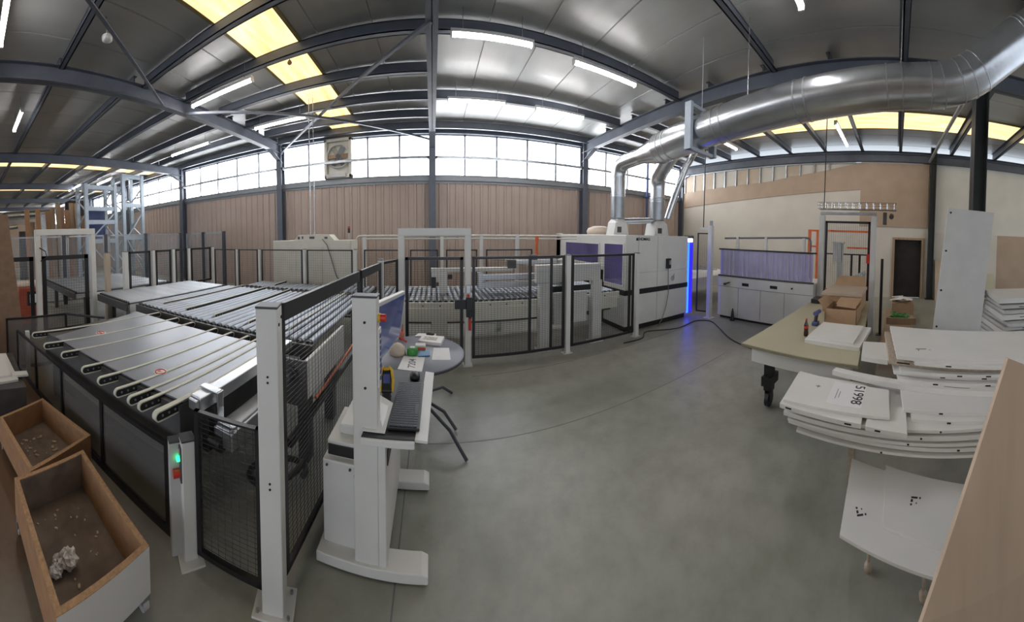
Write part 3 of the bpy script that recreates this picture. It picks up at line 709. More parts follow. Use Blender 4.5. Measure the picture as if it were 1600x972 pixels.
# short white post with push buttons
t = thing('button_post', (-1.39, 1.18, 0), 'short white post with green button and red emergency stop', 'post')
RB = R(-28)
obj('post', MB().obox((-1.37, 1.20, .375), (.085, .085, .75), RB), 'white', t, .005)
obj('side_profile', MB().obox((-1.445, 1.155, .36), (.06, .07, .72), RB), 'white2', t, .004)
m = MB().obox((-1.37, 1.20, .756), (.09, .09, .012), RB); m.obox((-1.445, 1.155, .726), (.064, .074, .012), RB); obj('cap', m, 'cap', t, .003)
nb = Matrix.Rotation(RB, 3, 'Z'); o = Vector((-1.37, 1.20, 0)); fd = nb @ Vector((0, -1, 0))
bx_ = o + fd * .045; obj('button_panel', MB().obox((bx_.x, bx_.y, .60), (.055, .012, .22), RB), 'cap', t, .003)
def btn(name, z, r, l, mt): p = o + fd * .048; q = o + fd * (.048 + l); obj(name, MB().cyl((p.x, p.y, z), (q.x, q.y, z), r, 14), mt, t, .003)
btn('green_button', .63, .016, .02, 'green'); btn('emergency_stop', .54, .026, .045, 'red'); btn('indicator', .68, .012, .012, 'white')
obj('base_plate', MB().obox((-1.37, 1.20, .006), (.19, .15, .012), RB), 'white', t, .003)
panel((-1.31, 1.22), (-.89, 1.31), .05, .95, 'low black mesh panel between the button post and the tall near post', 'near fence panels', (), .03, top=.012)
m = MB().tube([(-1.22, 1.62, .22 + 0 * k) if 0 else (-1.05 + .20 * math.cos(k * PI / 14), 1.75 + .2 * math.sin(k * PI / 14), .38 - .10 * math.sin(k * PI / 20)) for k in range(29)], .022, 8); obj('cable_chain', m, 'rubber', None, 0, 'black cable chain loop under the aluminium beam behind the low mesh', 'cable chain')

# ================================================================== ROLLER BEDS
def roller_bed(name, x0, x1, y0, y1, z, pitch, r, label, legs, belts=(), m='roller', ends=True, body='dark'):
    t = thing(name, ((x0 + x1) / 2, (y0 + y1) / 2, 0), label, 'roller conveyor')
    n = int((x1 - x0) / pitch); me = None
    for i in range(n):
        x = x0 + pitch * (i + .5)
        if me is None:
            o = obj('roller', MB().cyl((x, y0, z - r), (x, y1, z - r), r, 10), m, t); me = o; xf = x
            if ends:
                e = MB().cyl((x, y0 - .05, z - r), (x, y0, z - r), r * .92, 8); eo = obj('drive_end', e, 'rubber', o)
        else:
            c = me.copy(); COL.objects.link(c); c.parent = t; c.location = me.location + Vector((x - xf, 0, 0))
            if ends:
                d = eo.copy(); COL.objects.link(d); d.parent = c
    fr = MB(); fr.box(x0, x1, y0 - .10, y0 - .055, z - .17, z - .03); fr.box(x0, x1, y1 + .055, y1 + .10, z - .17, z - .03)
    obj('side_rail', fr, body, t, .004)
    for (lx, ly) in legs:
        obj('leg', MB().box(lx - .05, lx + .05, ly - .05, ly + .05, 0, z - .17), 'cream' if body == 'cream' else 'dark', t, .004)
    for bx in belts: belt_loop(bx, y0 + .20, y1 + .1, z - .008, .03, .025, t)
    return t
RZ = .88
roller_bed('roller_bed', -4.45, -1.22, 2.88, 5.30, RZ, .115, .038, 'broad roller bed with pale cross belts behind the steel sheet table', [(-4.3, 3.0), (-1.4, 3.0), (-4.3, 5.1), (-1.4, 5.1)], (-4.05, -3.45, -2.85, -2.25, -1.65))
roller_bed('roller_bed', -4.10, -1.22, 5.58, 6.26, RZ, .115, .038, 'farther roller bed in front of the cream cabinet', [(-4.0, 5.6), (-1.4, 5.6), (-4.0, 6.1), (-1.4, 6.1)], (-3.45, -2.25))
roller_bed('roller_bed', -5.85, -4.62, 2.78, 5.35, RZ - .01, .075, .034, 'fine grey roller bed at the end post with the fence', [(-5.75, 3.0), (-4.7, 5.1)], (), 'galv2')
roller_bed('roller_bed', -8.85, -6.15, 2.35, 4.9, RZ, .11, .036, 'distant grey roller bed outside the gate frame', [(-8.7, 2.6), (-6.3, 2.6), (-6.3, 4.7)], (), 'galv2')
roller_bed('roller_conveyor', -1.10, 3.56, 4.92, 6.25, .90, .098, .036, 'long roller conveyor leading into the enclosed machine', [(.1, 5.05), (.1, 6.1), (1.4, 6.1), (3.1, 6.1), (-1.0, 5.05), (-1.0, 6.1)], (), 'roller', True, 'cream')
t = [o for o in COL.objects if o.name.startswith('roller_conveyor') and o.type == 'EMPTY'][0]
obj('apron', MB().box(-1.1, 3.5, 4.80, 4.84, .56, .78), 'cream', t, .004)
obj('front_leg', MB().box(-.02, .24, 4.86, 5.0, 0, .56), 'cream', t, .006)
obj('floor_rail', MB().box(-.45, 3.4, 4.9, 4.96, .50, .56), 'dark', t)
m = MB()
for k in range(16): m.cyl((-1.0 + k * .28, 4.84, .82), (-1.0 + k * .28, 4.80, .82), .012, 8)
obj('bolt', m, 'dark', t)
# aligner arm over the rollers
t = thing('aligner_arm', (.75, 5.45, .9), 'white aligner arm with aluminium rails over the roller conveyor', 'aligner')
obj('arm', MB().box(-.03, 1.50, 5.36, 5.46, 1.31, 1.38), 'white', t, .006)
m = MB().box(.12, .27, 5.34, 5.48, .93, 1.31); m.box(-.02, .12, 5.36, 5.46, 1.12, 1.31); obj('carriage', m, 'white', t, .006)
m = MB().box(-.02, .06, 5.34, 5.40, 1.02, 1.22); m.box(.28, .36, 5.36, 5.42, 1.18, 1.26); obj('actuator', m, 'black', t, .004)
m = MB().box(.88, 2.55, 5.40, 5.52, 1.14, 1.24); m.box(.88, 2.55, 5.40, 5.52, .99, 1.10); m.box(.84, .94, 5.38, 5.54, .98, 1.28); m.box(1.5, 2.5, 5.5, 5.58, 1.42, 1.50); m.bar((1.4, 5.55, 1.5), (2.5, 5.55, 1.3), .03, .05); obj('rail', m, 'alu', t, .006)
m = MB().box(1.40, 1.56, 5.34, 5.42, 1.36, 1.52); m.box(1.9, 2.05, 5.5, 5.6, 1.5, 1.6); obj('bracket', m, 'dark', t, .004)
obj('support', MB().box(2.5, 2.62, 5.40, 5.6, .88, 1.5), 'white', t, .004)
# white portal in front of the enclosed machine
t = thing('portal_stand', (2.35, 4.95, 0), 'white portal stand straddling the conveyor by the enclosed machine', 'stand')
obj('crossbar', MB().box(1.72, 3.0, 4.66, 4.78, 1.17, 1.48), 'white', t, .01)
for x in (1.88, 2.92): obj('leg', MB().box(x - .10, x + .10, 4.64, 4.78, .02, 1.17), 'white', t, .008); obj('foot', MB().box(x - .14, x + .14, 4.62, 4.80, 0, .03), 'white', t, .004)
obj('control_box', MB().box(2.06, 2.72, 4.68, 4.78, .42, .98), 'white', t, .008)
m = MB().box(2.02, 2.78, 4.655, 4.66, 1.0, 1.10); obj('slot', m, 'black', t)

# small white trough beside the near fence, behind the mesh
t = thing('catch_tray', (-1.02, 2.7, .7), 'white sheet metal tray behind the near mesh panel', 'tray')
m = MB().box(-1.02, -.99, 2.15, 3.15, .66, .98); m.box(-1.2, -1.02, 2.15, 3.15, .66, .68); obj('panel', m, 'white', t, .004); obj('end_plate', MB().box(-1.2, -.99, 2.13, 2.15, .60, .98), 'dark', t)
m = MB().box(-1.0, -.96, 1.8, 3.6, .50, .56); obj('black_rail', m, 'black', t); obj('orange_cable', MB().tube([(-.985, 2.3, .60), (-.98, 2.9, .62), (-.98, 3.5, .64)], .014, 6), 'orange', t)
obj('stand', MB().box(-1.16, -1.06, 2.3, 2.4, 0, .66).box(-1.16, -1.06, 2.95, 3.05, 0, .66), 'dark', t)
obj('drum', MB().cyl((-1.14, 2.1, .86), (-1.14, 2.12, .86), .075, 16).cyl((-1.14, 2.0, .86), (-1.14, 2.1, .86), .055, 16), 'cap', t)

# ================================================================== CREAM CABINET AT THE BACK
t = thing('control_cabinet', (-3.08, 7.3, 0), 'wide cream machine cabinet behind the roller beds', 'cabinet')
obj('body', MB().box(-4.2, -1.98, 7.0, 7.6, .72, 1.87), 'cream', t, .01)
for (a, b) in ((-4.18, -3.5), (-3.48, -2.75), (-2.73, -2.0)): obj('door', MB().box(a, b, 6.985, 7.0, .74, 1.70), 'cream', t, .003)
obj('plinth', MB().box(-4.15, -2.03, 7.05, 7.55, 0, .72), 'dark', t)
obj('lower_rail', MB().box(-4.2, -1.98, 6.97, 7.0, .66, .72), 'black', t)
m = MB().prism([(-3.58, 7.05, 1.87), (-2.44, 7.05, 1.87), (-2.58, 7.05, 2.02), (-3.44, 7.05, 2.02)], (0, .4, 0)); obj('top_hood', m, 'cream', t, .008)
m = MB()
for (x0, x1, z0, z1) in ((-3.46, -3.40, 1.90, 1.97), (-3.34, -3.30, 1.91, 1.98), (-3.12, -2.98, 1.91, 1.97), (-2.70, -2.62, 1.91, 1.96)): m.box(x0, x1, 7.044, 7.05, z0, z1)
obj('badge', m, 'dark', t)
obj('cable', MB().tube([(-2.75, 7.02, 1.9), (-2.6, 6.95, 1.75), (-2.48, 6.93, 1.4), (-2.36, 6.92, 1.0), (-2.25, 6.95, .8)], .012, 6), 'inkgrey', t)
m = MB().cyl((-2.12, 7.3, 1.87), (-2.12, 7.3, 2.05), .012, 8); obj('lamp_stem', m, 'alu', t)
m = MB().cyl((-2.12, 7.3, 2.05), (-2.12, 7.3, 2.17), .032, 12); obj('signal_lamp', m, 'rubber', t); obj('signal_lens', MB().cyl((-2.12, 7.3, 2.17), (-2.12, 7.3, 2.22), .032, 12), 'red', t)

# ================================================================== ENCLOSED MACHINE
mx0, mx1, my0, my1, mz = 3.66, 5.60, 4.76, 8.2, 2.02
t = thing('enclosed_machine', ((mx0 + mx1) / 2, 6.4, 0), 'large white enclosed machine with lilac windows and black stripe', 'machine')
m = MB()
m.box(mx0, mx1, my0, my1, 1.22, mz)                       # hood
m.box(mx0, mx1, my0, 5.56, .12, 1.22)                     # front column
m.box(4.5, mx1, 5.56, my1, .12, 1.22)                     # rear block behind the infeed mouth
body = obj('body', m, 'white', t, .012)
obj('plinth', MB().box(mx0 + .06, mx1 - .03, my0 + .05, my1, 0, .12), 'black', t)
obj('infeed_shade', MB().box(4.44, 4.5, 5.56, my1, .15, 1.2), 'dkroom', t)  # near-black sheet, paints the shade inside the recessed infeed tunnel
def ywin(y0, y1, z0, z1, nm):
    m = MB().box(mx0 - .012, mx0 - .001, y0, y1, z0, z1); w = obj('window_pane', m, 'tint', t)
    k = MB(); k.box(mx0 - .02, mx0 - .001, y0 - .03, y1 + .03, z1, z1 + .025); k.box(mx0 - .02, mx0 - .001, y0 - .03, y1 + .03, z0 - .025, z0); k.box(mx0 - .02, mx0 - .001, y0 - .03, y0, z0, z1); k.box(mx0 - .02, mx0 - .001, y1, y1 + .03, z0, z1); obj('window_frame', k, 'white', w)
ywin(5.78, 7.5, 1.34, 1.80, 'a'); ywin(4.84, 5.52, .98, 1.82, 'b')
obj('stripe', MB().box(mx0 - .012, mx1 - .0, my0 - .012, my0 - .001, .77, .88).box(mx0 - .012, mx0 - .001, my0 - .012, 5.53, .77, .88), 'black', t)
m = MB()
for x in (4.0, 4.56): m.box(x - .003, x + .003, my0 - .003, my0 - .001, .14, mz - .02)
for x in (4.0, 4.56): pass
obj('seam', m, 'inkgrey', t)
tx = place(text_mb('HOMAG', .085, .004, .002), frame_m((4.16, my0 - .004, 1.935), (1, 0, 0), (0, 0, 1))); obj('lettering', tx, 'ink', t)
m = MB().prism([(3.93, my0 - .006, 1.905), (3.985, my0 - .006, 1.905), (3.985, my0 - .006, 1.965), (3.945, my0 - .006, 1.965), (3.93, my0 - .006, 1.945)], (0, .005, 0)); obj('logo_mark', m, 'ink', t)
m = MB().box(4.82, 4.94, my0 - .07, my0 - .001, 1.27, 1.50); hs = obj('handset', m, 'rubber', t, .01); obj('display', MB().box(4.87, 4.93, my0 - .075, my0 - .069, 1.36, 1.46), 'alu', hs)
obj('handset_cable', MB().tube([(4.87, my0 - .04, 1.27), (4.88, my0 - .04, 1.0), (4.88, my0 - .05, .7), (4.80, my0 - .06, .4), (4.66, my0 - .07, .12), (4.5, my0 - .10, .012)], .008, 6), 'inkgrey', t)
m = MB().tube([(5.06 + .05 * math.cos(a * PI / 9), my0 - .015, 1.03 + .05 * math.sin(a * PI / 9)) for a in range(19)], .006, 6, False); m.bar((5.06, my0 - .02, .97), (5.10, my0 - .02, 1.13), .01, .012); obj('hook', m, 'alu', t)
# blue lamp column
m = MB().box(mx1 + .02, mx1 + .06, my0 + .0, my0 + .05, .10, 1.88); obj('light_column', m, 'led', t)
m = MB().box(mx1, mx1 + .22, my0 + .055, my0 + .16, .08, 1.92); obj('column_body', m, 'ledv', t)
m = MB().box(mx1 + .16, mx1 + .20, my0 + .0, my0 + .05, .10, 1.86); obj('light_column', m, 'ledv', t)
m = MB().box(mx1 + .02, mx1 + .24, my0 + .02, my0 + .16, 1.97, 2.04); obj('column_cap', m, 'dark', t); obj('status_lamp', MB().box(mx1 + .06, mx1 + .17, my0 + .0, my0 + .14, 1.88, 1.97), 'ledw', t)
# suction hoods on top
for (x, y, w) in ((4.3, 5.95, .17), (5.45, 5.75, .2)):
    m = MB(); z0, z1, z2 = mz, mz + .30, mz + .42
    a = [(x - w - .06, y - w, z0), (x + w + .06, y - w, z0), (x + w + .06, y + w, z0), (x - w - .06, y + w, z0)]
    b = [(x - w, y - w, z1), (x + w, y - w, z1), (x + w, y + w, z1), (x - w, y + w, z1)]; c2 = [(x - w * .6, y - w * .6, z2), (x + w * .6, y - w * .6, z2), (x + w * .6, y + w * .6, z2), (x - w * .6, y + w * .6, z2)]
    q = [(0, 1, 5, 4), (1, 2, 6, 5), (2, 3, 7, 6), (3, 0, 4, 7), (4, 5, 9, 8), (5, 6, 10, 9), (6, 7, 11, 10), (7, 4, 8, 11), (8, 9, 10, 11), (3, 2, 1, 0)]
    m.add(a + b + c2, q); hd = obj('suction_hood', m, 'white', t, .01); obj('inlet', MB().box(x - w * .75, x - w * .05, y - w - .012, y - w + .02, z0 + .06, z0 + .2), 'dark', hd)
m = MB(); m.lathe((4.55, 7.2, mz), [(.34, 0), (.36, .1), (.32, .18), (.18, .24), (.05, .25)], 20); obj('motor_cover', m, 'beigecap', t)
obj('junction_box', MB().box(4.95, 5.25, 6.7, 6.9, mz, mz + .34), 'beigecap', t, .01)
m = MB().box(3.66, 3.74, 7.9, 8.2, 1.2, 2.05); obj('end_post', m, 'white', t, .006)

# ================================================================== OUTFEED: CURTAINED MACHINE, CRANE POST, GATE
t = thing('curtain_machine', (6.6, 3.0, 0), 'white machine base with a lilac strip curtain on top', 'machine')
ux, uy0, uy1 = 6.18, 1.75, 4.22
obj('body', MB().box(ux, ux + 1.0, uy0, uy1, .06, 1.05), 'white', t, .012)
obj('plinth', MB().box(ux + .05, ux + .95, uy0 + .05, uy1 - .05, 0, .06), 'black', t)
obj('top_rim', MB().box(ux - .012, ux + .05, uy0, uy1, 1.05, 1.085), 'dark', t)
m = MB()
for k in range(62):
    y = uy0 + .03 + k * (uy1 - uy0 - .06) / 62; dx = .012 * math.sin(k * 1.9)
    m.box(ux + .03 + dx, ux + .036 + dx, y, y + .036, 1.09, 1.71)
obj('strip_curtain', m, 'lilac', t)
obj('curtain_rail', MB().box(ux, ux + .06, uy0 - .05, uy1, 1.71, 1.745), 'black', t)
for y in (3.72, 2.95, 2.02): obj('support_post', MB().box(ux + .05, ux + .12, y - .03, y + .03, 1.05, 2.05), 'white', t)
obj('air_pipe', MB().tube([(ux + .08, 4.1, 2.0), (ux + .08, 2.1, 2.06)] + arc((ux + .08, 2.2, 2.06), (ux + .08, 1.86, 2.06), (ux + .08, 1.86, 1.8), .12, 6) + [(ux + .08, 1.86, 1.76)], .022, 8), 'inkgrey', t)
for (y0, y1, z0, z1) in ((3.34, 3.52, .86, .93), (2.60, 2.78, .87, .94)): obj('slot', MB().box(ux - .006, ux + .002, y0, y1, z0, z1), 'hole', t)
m = MB().cyl((ux, 4.0, .86), (ux - .05, 4.0, .86), .03, 10); m.bar((ux - .05, 4.0, .86), (ux - .06, 3.84, .92), .02, .03); obj('handle', m, 'dark', t)
obj('knob', MB().cyl((ux, 2.24, .92), (ux - .03, 2.24, .92), .022, 10), 'dark', t)
m = MB()
for y in (3.62, 3.02, 2.42): m.box(ux - .004, ux, y - .004, y + .004, .1, .8)
m.box(ux - .004, ux, uy0, uy1, .795, .803); obj('seam', m, 'inkgrey', t)
m = MB().lathe((ux - .08, 3.72, 0), [(.05, 0), (.06, .02), (.045, .08), (.03, .2), (.012, .3)], 12); obj('levelling_foot', m, 'black', t)
# crane / cable post
t = thing('cable_post', (5.95, 4.2, 0), 'tall white cable post beside the curtained machine', 'post')
obj('post', MB().box(5.89, 6.0, 4.26, 4.37, 0, 2.30), 'white', t, .006); obj('base_plate', MB().box(5.84, 6.05, 4.21, 4.42, 0, .014), 'white', t)
obj('bracket', MB().box(5.90, 5.99, 4.36, 4.62, 2.20, 2.26), 'white', t, .004); obj('top_pipe', MB().cyl((5.94, 4.31, 2.30), (5.94, 4.31, 2.42), .04, 12), 'galv2', t)
obj('drop_cable', MB().cyl((5.94, 4.55, 2.26), (5.94, 4.55, 5.09), .012, 8), 'black', t)
panel((5.95, 4.74), (6.06, 4.42), .10, 2.12, 'narrow black framed mesh panel behind the blue light column', 'outfeed fence panels', (), .03)
t = thing('outfeed_conveyor', (6.9, 6.0, 0), 'grey outfeed rollers glimpsed behind the blue light column', 'conveyor')
obj('bed', MB().box(6.15, 9.0, 5.2, 7.2, .55, .85), 'white2', t, .006)
m = MB()
for k in range(9): m.bar((6.3 + k * .16, 5.25, 1.25 - k * .03), (6.42 + k * .16, 6.3, .92), .03, .03)
obj('slant_bar', m, 'alu', t); obj('leg', MB().box(6.2, 6.35, 5.3, 5.45, 0, .55).box(8.7, 8.85, 5.3, 5.45, 0, .55).box(6.2, 6.35, 7.0, 7.1, 0, .55), 'white2', t)
# gate at the end of the outfeed
gx = 6.45
t = thing('outfeed_gateway', (gx, 1.1, 0), 'tall pale gate frame carrying a wire cable tray', 'gate frame')
for y in (1.66, .50): obj('jamb', MB().box(gx - .055, gx + .055, y - .06, y + .06, 0, 2.58), 'white', t, .006)
obj('lintel', MB().box(gx - .02, gx + .03, .45, 1.71, 2.60, 2.66), 'galv2', t, .006)
m = MB()
for k in range(12): yy = 1.72 - k * .15; m.tube([(gx - .14, yy, 2.86), (gx - .14, yy, 2.72), (gx + .10, yy, 2.72), (gx + .10, yy, 2.86)], .006, 4)
for (xx, z) in ((-.14, 2.72), (-.02, 2.72), (.10, 2.72), (.10, 2.86), (-.14, 2.86), (-.14, 2.79)): m.cyl((gx + xx, 1.75, z), (gx + xx, .02, z), .006, 4)
obj('cable_tray', m, 'galv', t)
obj('drop_cable', MB().cyl((gx - .05, 1.62, 2.72), (gx - .05, 1.62, 5.09), .012, 8), 'black', t)
m = MB().box(gx - .16, gx - .05, .22, .30, 2.40, 2.66); m.cyl((gx - .2, .12, 2.56), (gx - .05, .12, 2.6), .05, 12); obj('sensor_bracket', m, 'dark', t, .004)
g = panel((gx - .02, 1.58), (gx - .02, .57), .1, 2.46, 'black framed mesh door in the pale gate frame', 'outfeed fence panels', (), .05)
g.name = 'mesh_gate'; g['category'] = 'gate'
obj('latch', MB().box(gx - .06, gx - .02, .56, .64, 1.55, 1.75), 'red', g, .004)
m = MB().box(gx - .03, gx + .03, .26, .32, 0, 1.66); m.box(gx - .08, gx + .08, .2, .38, 0, .012); obj('black_post', m, 'black', None, .003, 'black narrow post beside the pale gate frame', 'post')
# behind the gate: orange rack, white stand, leaning white bar
t = thing('orange_rack', (9.0, 1.8, 0), 'orange steel rack seen through the mesh door', 'rack')
m = MB()
for y in (2.72, 2.45, .75): m.box(8.95, 9.05, y - .04, y + .04, 0, 2.36)
obj('upright', m, 'orange', t)
m = MB().box(8.96, 9.04, .75, 2.72, 2.30, 2.36); m.box(8.96, 9.04, .75, 1.5, 1.80, 1.85); m.box(8.96, 9.04, 2.45, 2.72, 1.80, 1.86); obj('beam', m, 'orange', t)
m = MB().box(8.97, 9.03, .8, 2.4, 1.60, 1.64)
for y in (1.1, 1.35): m.box(8.97, 9.03, y - .03, y + .03, .0, 1.6)
obj('black_rail', m, 'black', t)
t = thing('white_stand', (8.0, 1.6, 0), 'white stand with slanted bar behind the mesh door', 'stand')
obj('column', MB().box(7.95, 8.1, 1.45, 1.6, 0, 1.95), 'white2', t, .006); obj('slanted_bar', MB().bar((7.6, 1.7, .75), (7.6, .75, 1.25), .06, .08), 'white', t); obj('bracket', MB().box(7.85, 8.12, 1.42, 1.75, 1.95, 2.0).box(7.85, 7.95, 1.5, 1.7, 1.45, 1.95), 'white2', t); obj('foot', MB().box(7.5, 8.2, .75, 1.8, 0, .04).box(7.57, 7.63, 1.6, 1.7, .04, .75).box(7.57, 7.63, .76, .84, .04, 1.2), 'white2', t)

# ================================================================== GREEN-TOPPED CART AND WHAT IS ON IT
CT = .80
t = thing('work_cart', (4.5, 1.1, 0), 'large greenish topped work cart on castors', 'table')
obj('top', MB().plate([(2.95, 1.66), (2.86, .33), (6.05, .50), (6.10, 1.62)], CT - .03, CT), 'gtable', t, .003)
obj('edge_band', MB().plate([(2.943, 1.665), (2.853, .325), (6.055, .495), (6.105, 1.625)], CT - .034, CT - .008), 'gtedge', t)
obj('body', MB().plate([(3.05, 1.58), (2.98, .42), (5.95, .58), (6.0, 1.54)], .57, CT - .034), 'melamine', t, .004)
for (x, y) in ((3.22, 1.42), (3.12, .55), (5.8, 1.4), (5.8, .7)):
    cs = MB().box(x - .05, x + .05, y - .05, y + .05, .20, .57); cs.box(x - .10, x + .14, y - .06, y + .06, .27, .38); cs.prism([(x - .05, y - .035, .08), (x + .05, y - .035, .08), (x + .05, y - .035, .22), (x - .05, y - .035, .22)], (0, .01, 0)); cs.prism([(x - .05, y + .025, .08), (x + .05, y + .025, .08), (x + .05, y + .025, .22), (x - .05, y + .025, .22)], (0, .01, 0))
    o = obj('castor', cs, 'black', t); obj('wheel', MB().cyl((x, y - .022, .09), (x, y + .022, .09), .09, 18), 'rubber', o)
def board(mb, q, z0, z1): return mb.plate(q, z0, z1)
def white_board(q, z0, z1, label, group, holes=(), m='melamine', marks=(), name='white_board'):
    t = thing(name, (sum(p[0] for p in q) / len(q), sum(p[1] for p in q) / len(q), z0), label, 'panel', group)
    obj('board', MB().plate(q, z0, z1), m, t, .0015)
    if holes:
        k = MB()
        for (s, fz, w) in holes:   # along the first edge q0-q1
            a, b = Vector(q[0] + (0,)), Vector(q[1] + (0,)); u = (b - a).normalized(); p = a + (b - a) * s; nn = Vector((u.y, -u.x, 0))
            c0 = sum((Vector(v + (0,)) for v in q), Vector()) / len(q)
            if nn.dot(p - c0) < 0: nn = -nn
            z = z0 + (z1 - z0) * fz; k.bar(p - u * w / 2 + Vector((0, 0, z)) + nn * .001, p + u * w / 2 + Vector((0, 0, z)) + nn * .001, .006, .010)
        obj('hole', k, 'hole', t)
    return t
white_board([(3.30, 1.02), (3.22, .36), (4.02, .30), (4.06, .98)], CT, CT + .045, 'lower of two white boards stacked on the green topped cart', 'white boards on the cart')
white_board([(3.36, 1.0), (3.28, .44), (3.98, .40), (4.02, .97)], CT + .045, CT + .07, 'upper of two white boards stacked on the green topped cart', 'white boards on the cart')
t = thing('cola_bottle', (3.55, 1.08, CT), 'small dark cola bottle with red label on the green worktop', 'bottle')
obj('bottle', MB().lathe((3.55, 1.08, CT), [(.026, 0), (.031, .01), (.031, .05), (.027, .07), (.031, .09), (.031, .12), (.024, .15), (.012, .185), (.012, .2)], 18), 'cola', t); obj('cap', MB().cyl((3.55, 1.08, CT + .2), (3.55, 1.08, CT + .218), .014, 12), 'red', t); obj('label_band', MB().lathe((3.55, 1.08, CT + .095), [(.0318, 0), (.0318, .03)], 18), 'red', t)
def open_box(x0, x1, y0, y1, z0, z1, label, flaps):
    t = thing('cardboard_box', ((x0 + x1) / 2, (y0 + y1) / 2, z0), label, 'box', 'cardboard boxes on the cart')
    w = .008; m = MB().box(x0, x1, y0, y1, z0, z0 + w); m.box(x0, x0 + w, y0, y1, z0, z1); m.box(x1 - w, x1, y0, y1, z0, z1); m.box(x0, x1, y0, y0 + w, z0, z1); m.box(x0, x1, y1 - w, y1, z0, z1); obj('body', m, 'card', t)
    for q, d in flaps: obj('flap', MB().prism(q, d), 'card', t)
    return t
open_box(4.2, 4.78, .53, 1.0, CT, CT + .22, 'open cardboard box with raised flaps on the green topped cart', [([(4.3, .56, 1.02), (4.3, .85, 1.04), (4.48, .82, 1.12), (4.48, .55, 1.10)], (0, 0, .006)), ([(4.5, .56, 1.02), (4.5, .9, 1.03), (4.7, .86, 1.10), (4.7, .52, 1.10)], (0, 0, .006)), ([(4.2, 1.0, 1.02), (4.78, 1.0, 1.02), (4.75, 1.12, 1.12), (4.25, 1.12, 1.12)], (0, .005, 0))])
t = thing('cardboard_box', (5.3, .8, CT), 'larger closed cardboard box behind the open one on the cart', 'box', 'cardboard boxes on the cart')
obj('body', MB().box(4.92, 5.78, .56, 1.22, CT, CT + .28), 'card', t, .004); obj('lid', MB().box(4.90, 5.80, .54, 1.24, CT + .28, CT + .33), 'tan2', t, .004); obj('flap', MB().prism([(5.8, .56, 1.12), (5.8, 1.2, 1.12), (6.0, 1.15, 1.30), (6.0, .6, 1.30)], (0, 0, .006)), 'card', t)
t = thing('cordless_drill', (4.1, 1.1, CT), 'dark blue cordless tool standing beside the open cardboard box', 'drill')
obj('body', MB().cyl((4.02, 1.10, CT + .17), (4.2, 1.08, CT + .17), .03, 12), 'bluepost', t); obj('grip', MB().bar((4.08, 1.09, CT + .16), (4.06, 1.10, CT + .05), .03, .045), 'rubber', t); obj('battery', MB().box(4.0, 4.13, 1.06, 1.14, CT, CT + .05), 'bluepost', t, .005)
t = thing('spray_bottle', (5.95, 1.42, CT), 'white spray bottle with red top near the pale gate frame', 'bottle')
obj('bottle', MB().lathe((5.92, 1.40, CT), [(.035, 0), (.038, .02), (.038, .14), (.02, .18), (.014, .2)], 14), 'white', t); obj('nozzle', MB().box(5.87, 5.95, 1.385, 1.415, CT + .2, CT + .235), 'red', t)
t = thing('tool_tray', (5.7, 1.45, CT), 'black tray of small tools on the far corner of the green worktop', 'tray')
obj('tray', MB().box(5.45, 5.82, 1.42, 1.58, CT, CT + .08), 'black', t, .006); obj('wrench', MB().bar((5.3, 1.3, CT + .012), (5.75, 1.38, CT + .012), .03, .02), 'yellow', t)

# ================================================================== STACKS OF WHITE PANELS
SG = 'white panels in the front stack'
def q4(x0, x1, ya, yb, sk=0.0): return [(x0, ya), (x0 + sk, yb), (x1 + sk, yb), (x1, ya)]
# trolley under the front stack
t = thing('panel_trolley', (2.3, -.1, 0), 'wheeled wooden trolley beneath the front stack of white panels', 'trolley')
obj('deck', MB().plate([(2.30, .55), (2.10, -1.4), (2.9, -1.5), (2.95, .5)], .45, .49), 'core', t)
for (x, y) in ((2.36, .30), (2.22, -1.2), (2.75, -1.3), (2.85, .3)): obj('leg', MB().box(x - .025, x + .025, y - .025, y + .025, .05, .45), 'core', t); obj('castor', MB().cyl((x, y - .02, .04), (x, y + .02, .04), .04, 12), 'rubber', t)
ords = ['lowest', 'second from below', 'third from below', 'fourth from below', 'fifth from below']
z = .49
specs = [((2.19, .72), (1.93, -1.5), .60, .018), ((2.22, .80), (1.92, -1.55), .66, .028), ((2.17, .79), (1.94, -1.52), .62, .022), ((2.16, .82), (1.95, -1.5), .64, .034), ((2.14, .78), (1.97, -1.5), .62, .022)]
for i, (a, b, w, th) in enumerate(specs):
    white_board([a, b, (b[0] + w, b[1] + .03), (a[0] + w, a[1] + .05)], z, z + th, 'long white panel, %s in the front stack' % ords[i], SG, [((.55, .5, .02), (.66, .5, .02)) if i == 1 else ((.3 + .05 * i, .5, .014),)][0]); z += th
    if i < 4:
        for n, s in zip(('front', 'middle', 'far'), (.14, .5, .8)):
            k = MB(); p = Vector((a[0] + .07, a[1] - .06, 0)).lerp(Vector((b[0] + .07, b[1], 0)), s); k.box(p.x, p.x + .35, p.y - .03, p.y + .03, z, z + .020)
            obj('spacer_strip', k, 'core', None, 0, 'thin raw %s spacer on the %s panel of the front stack' % (n, ords[i]), 'spacer', 'spacers in the front stack')
        z += .020
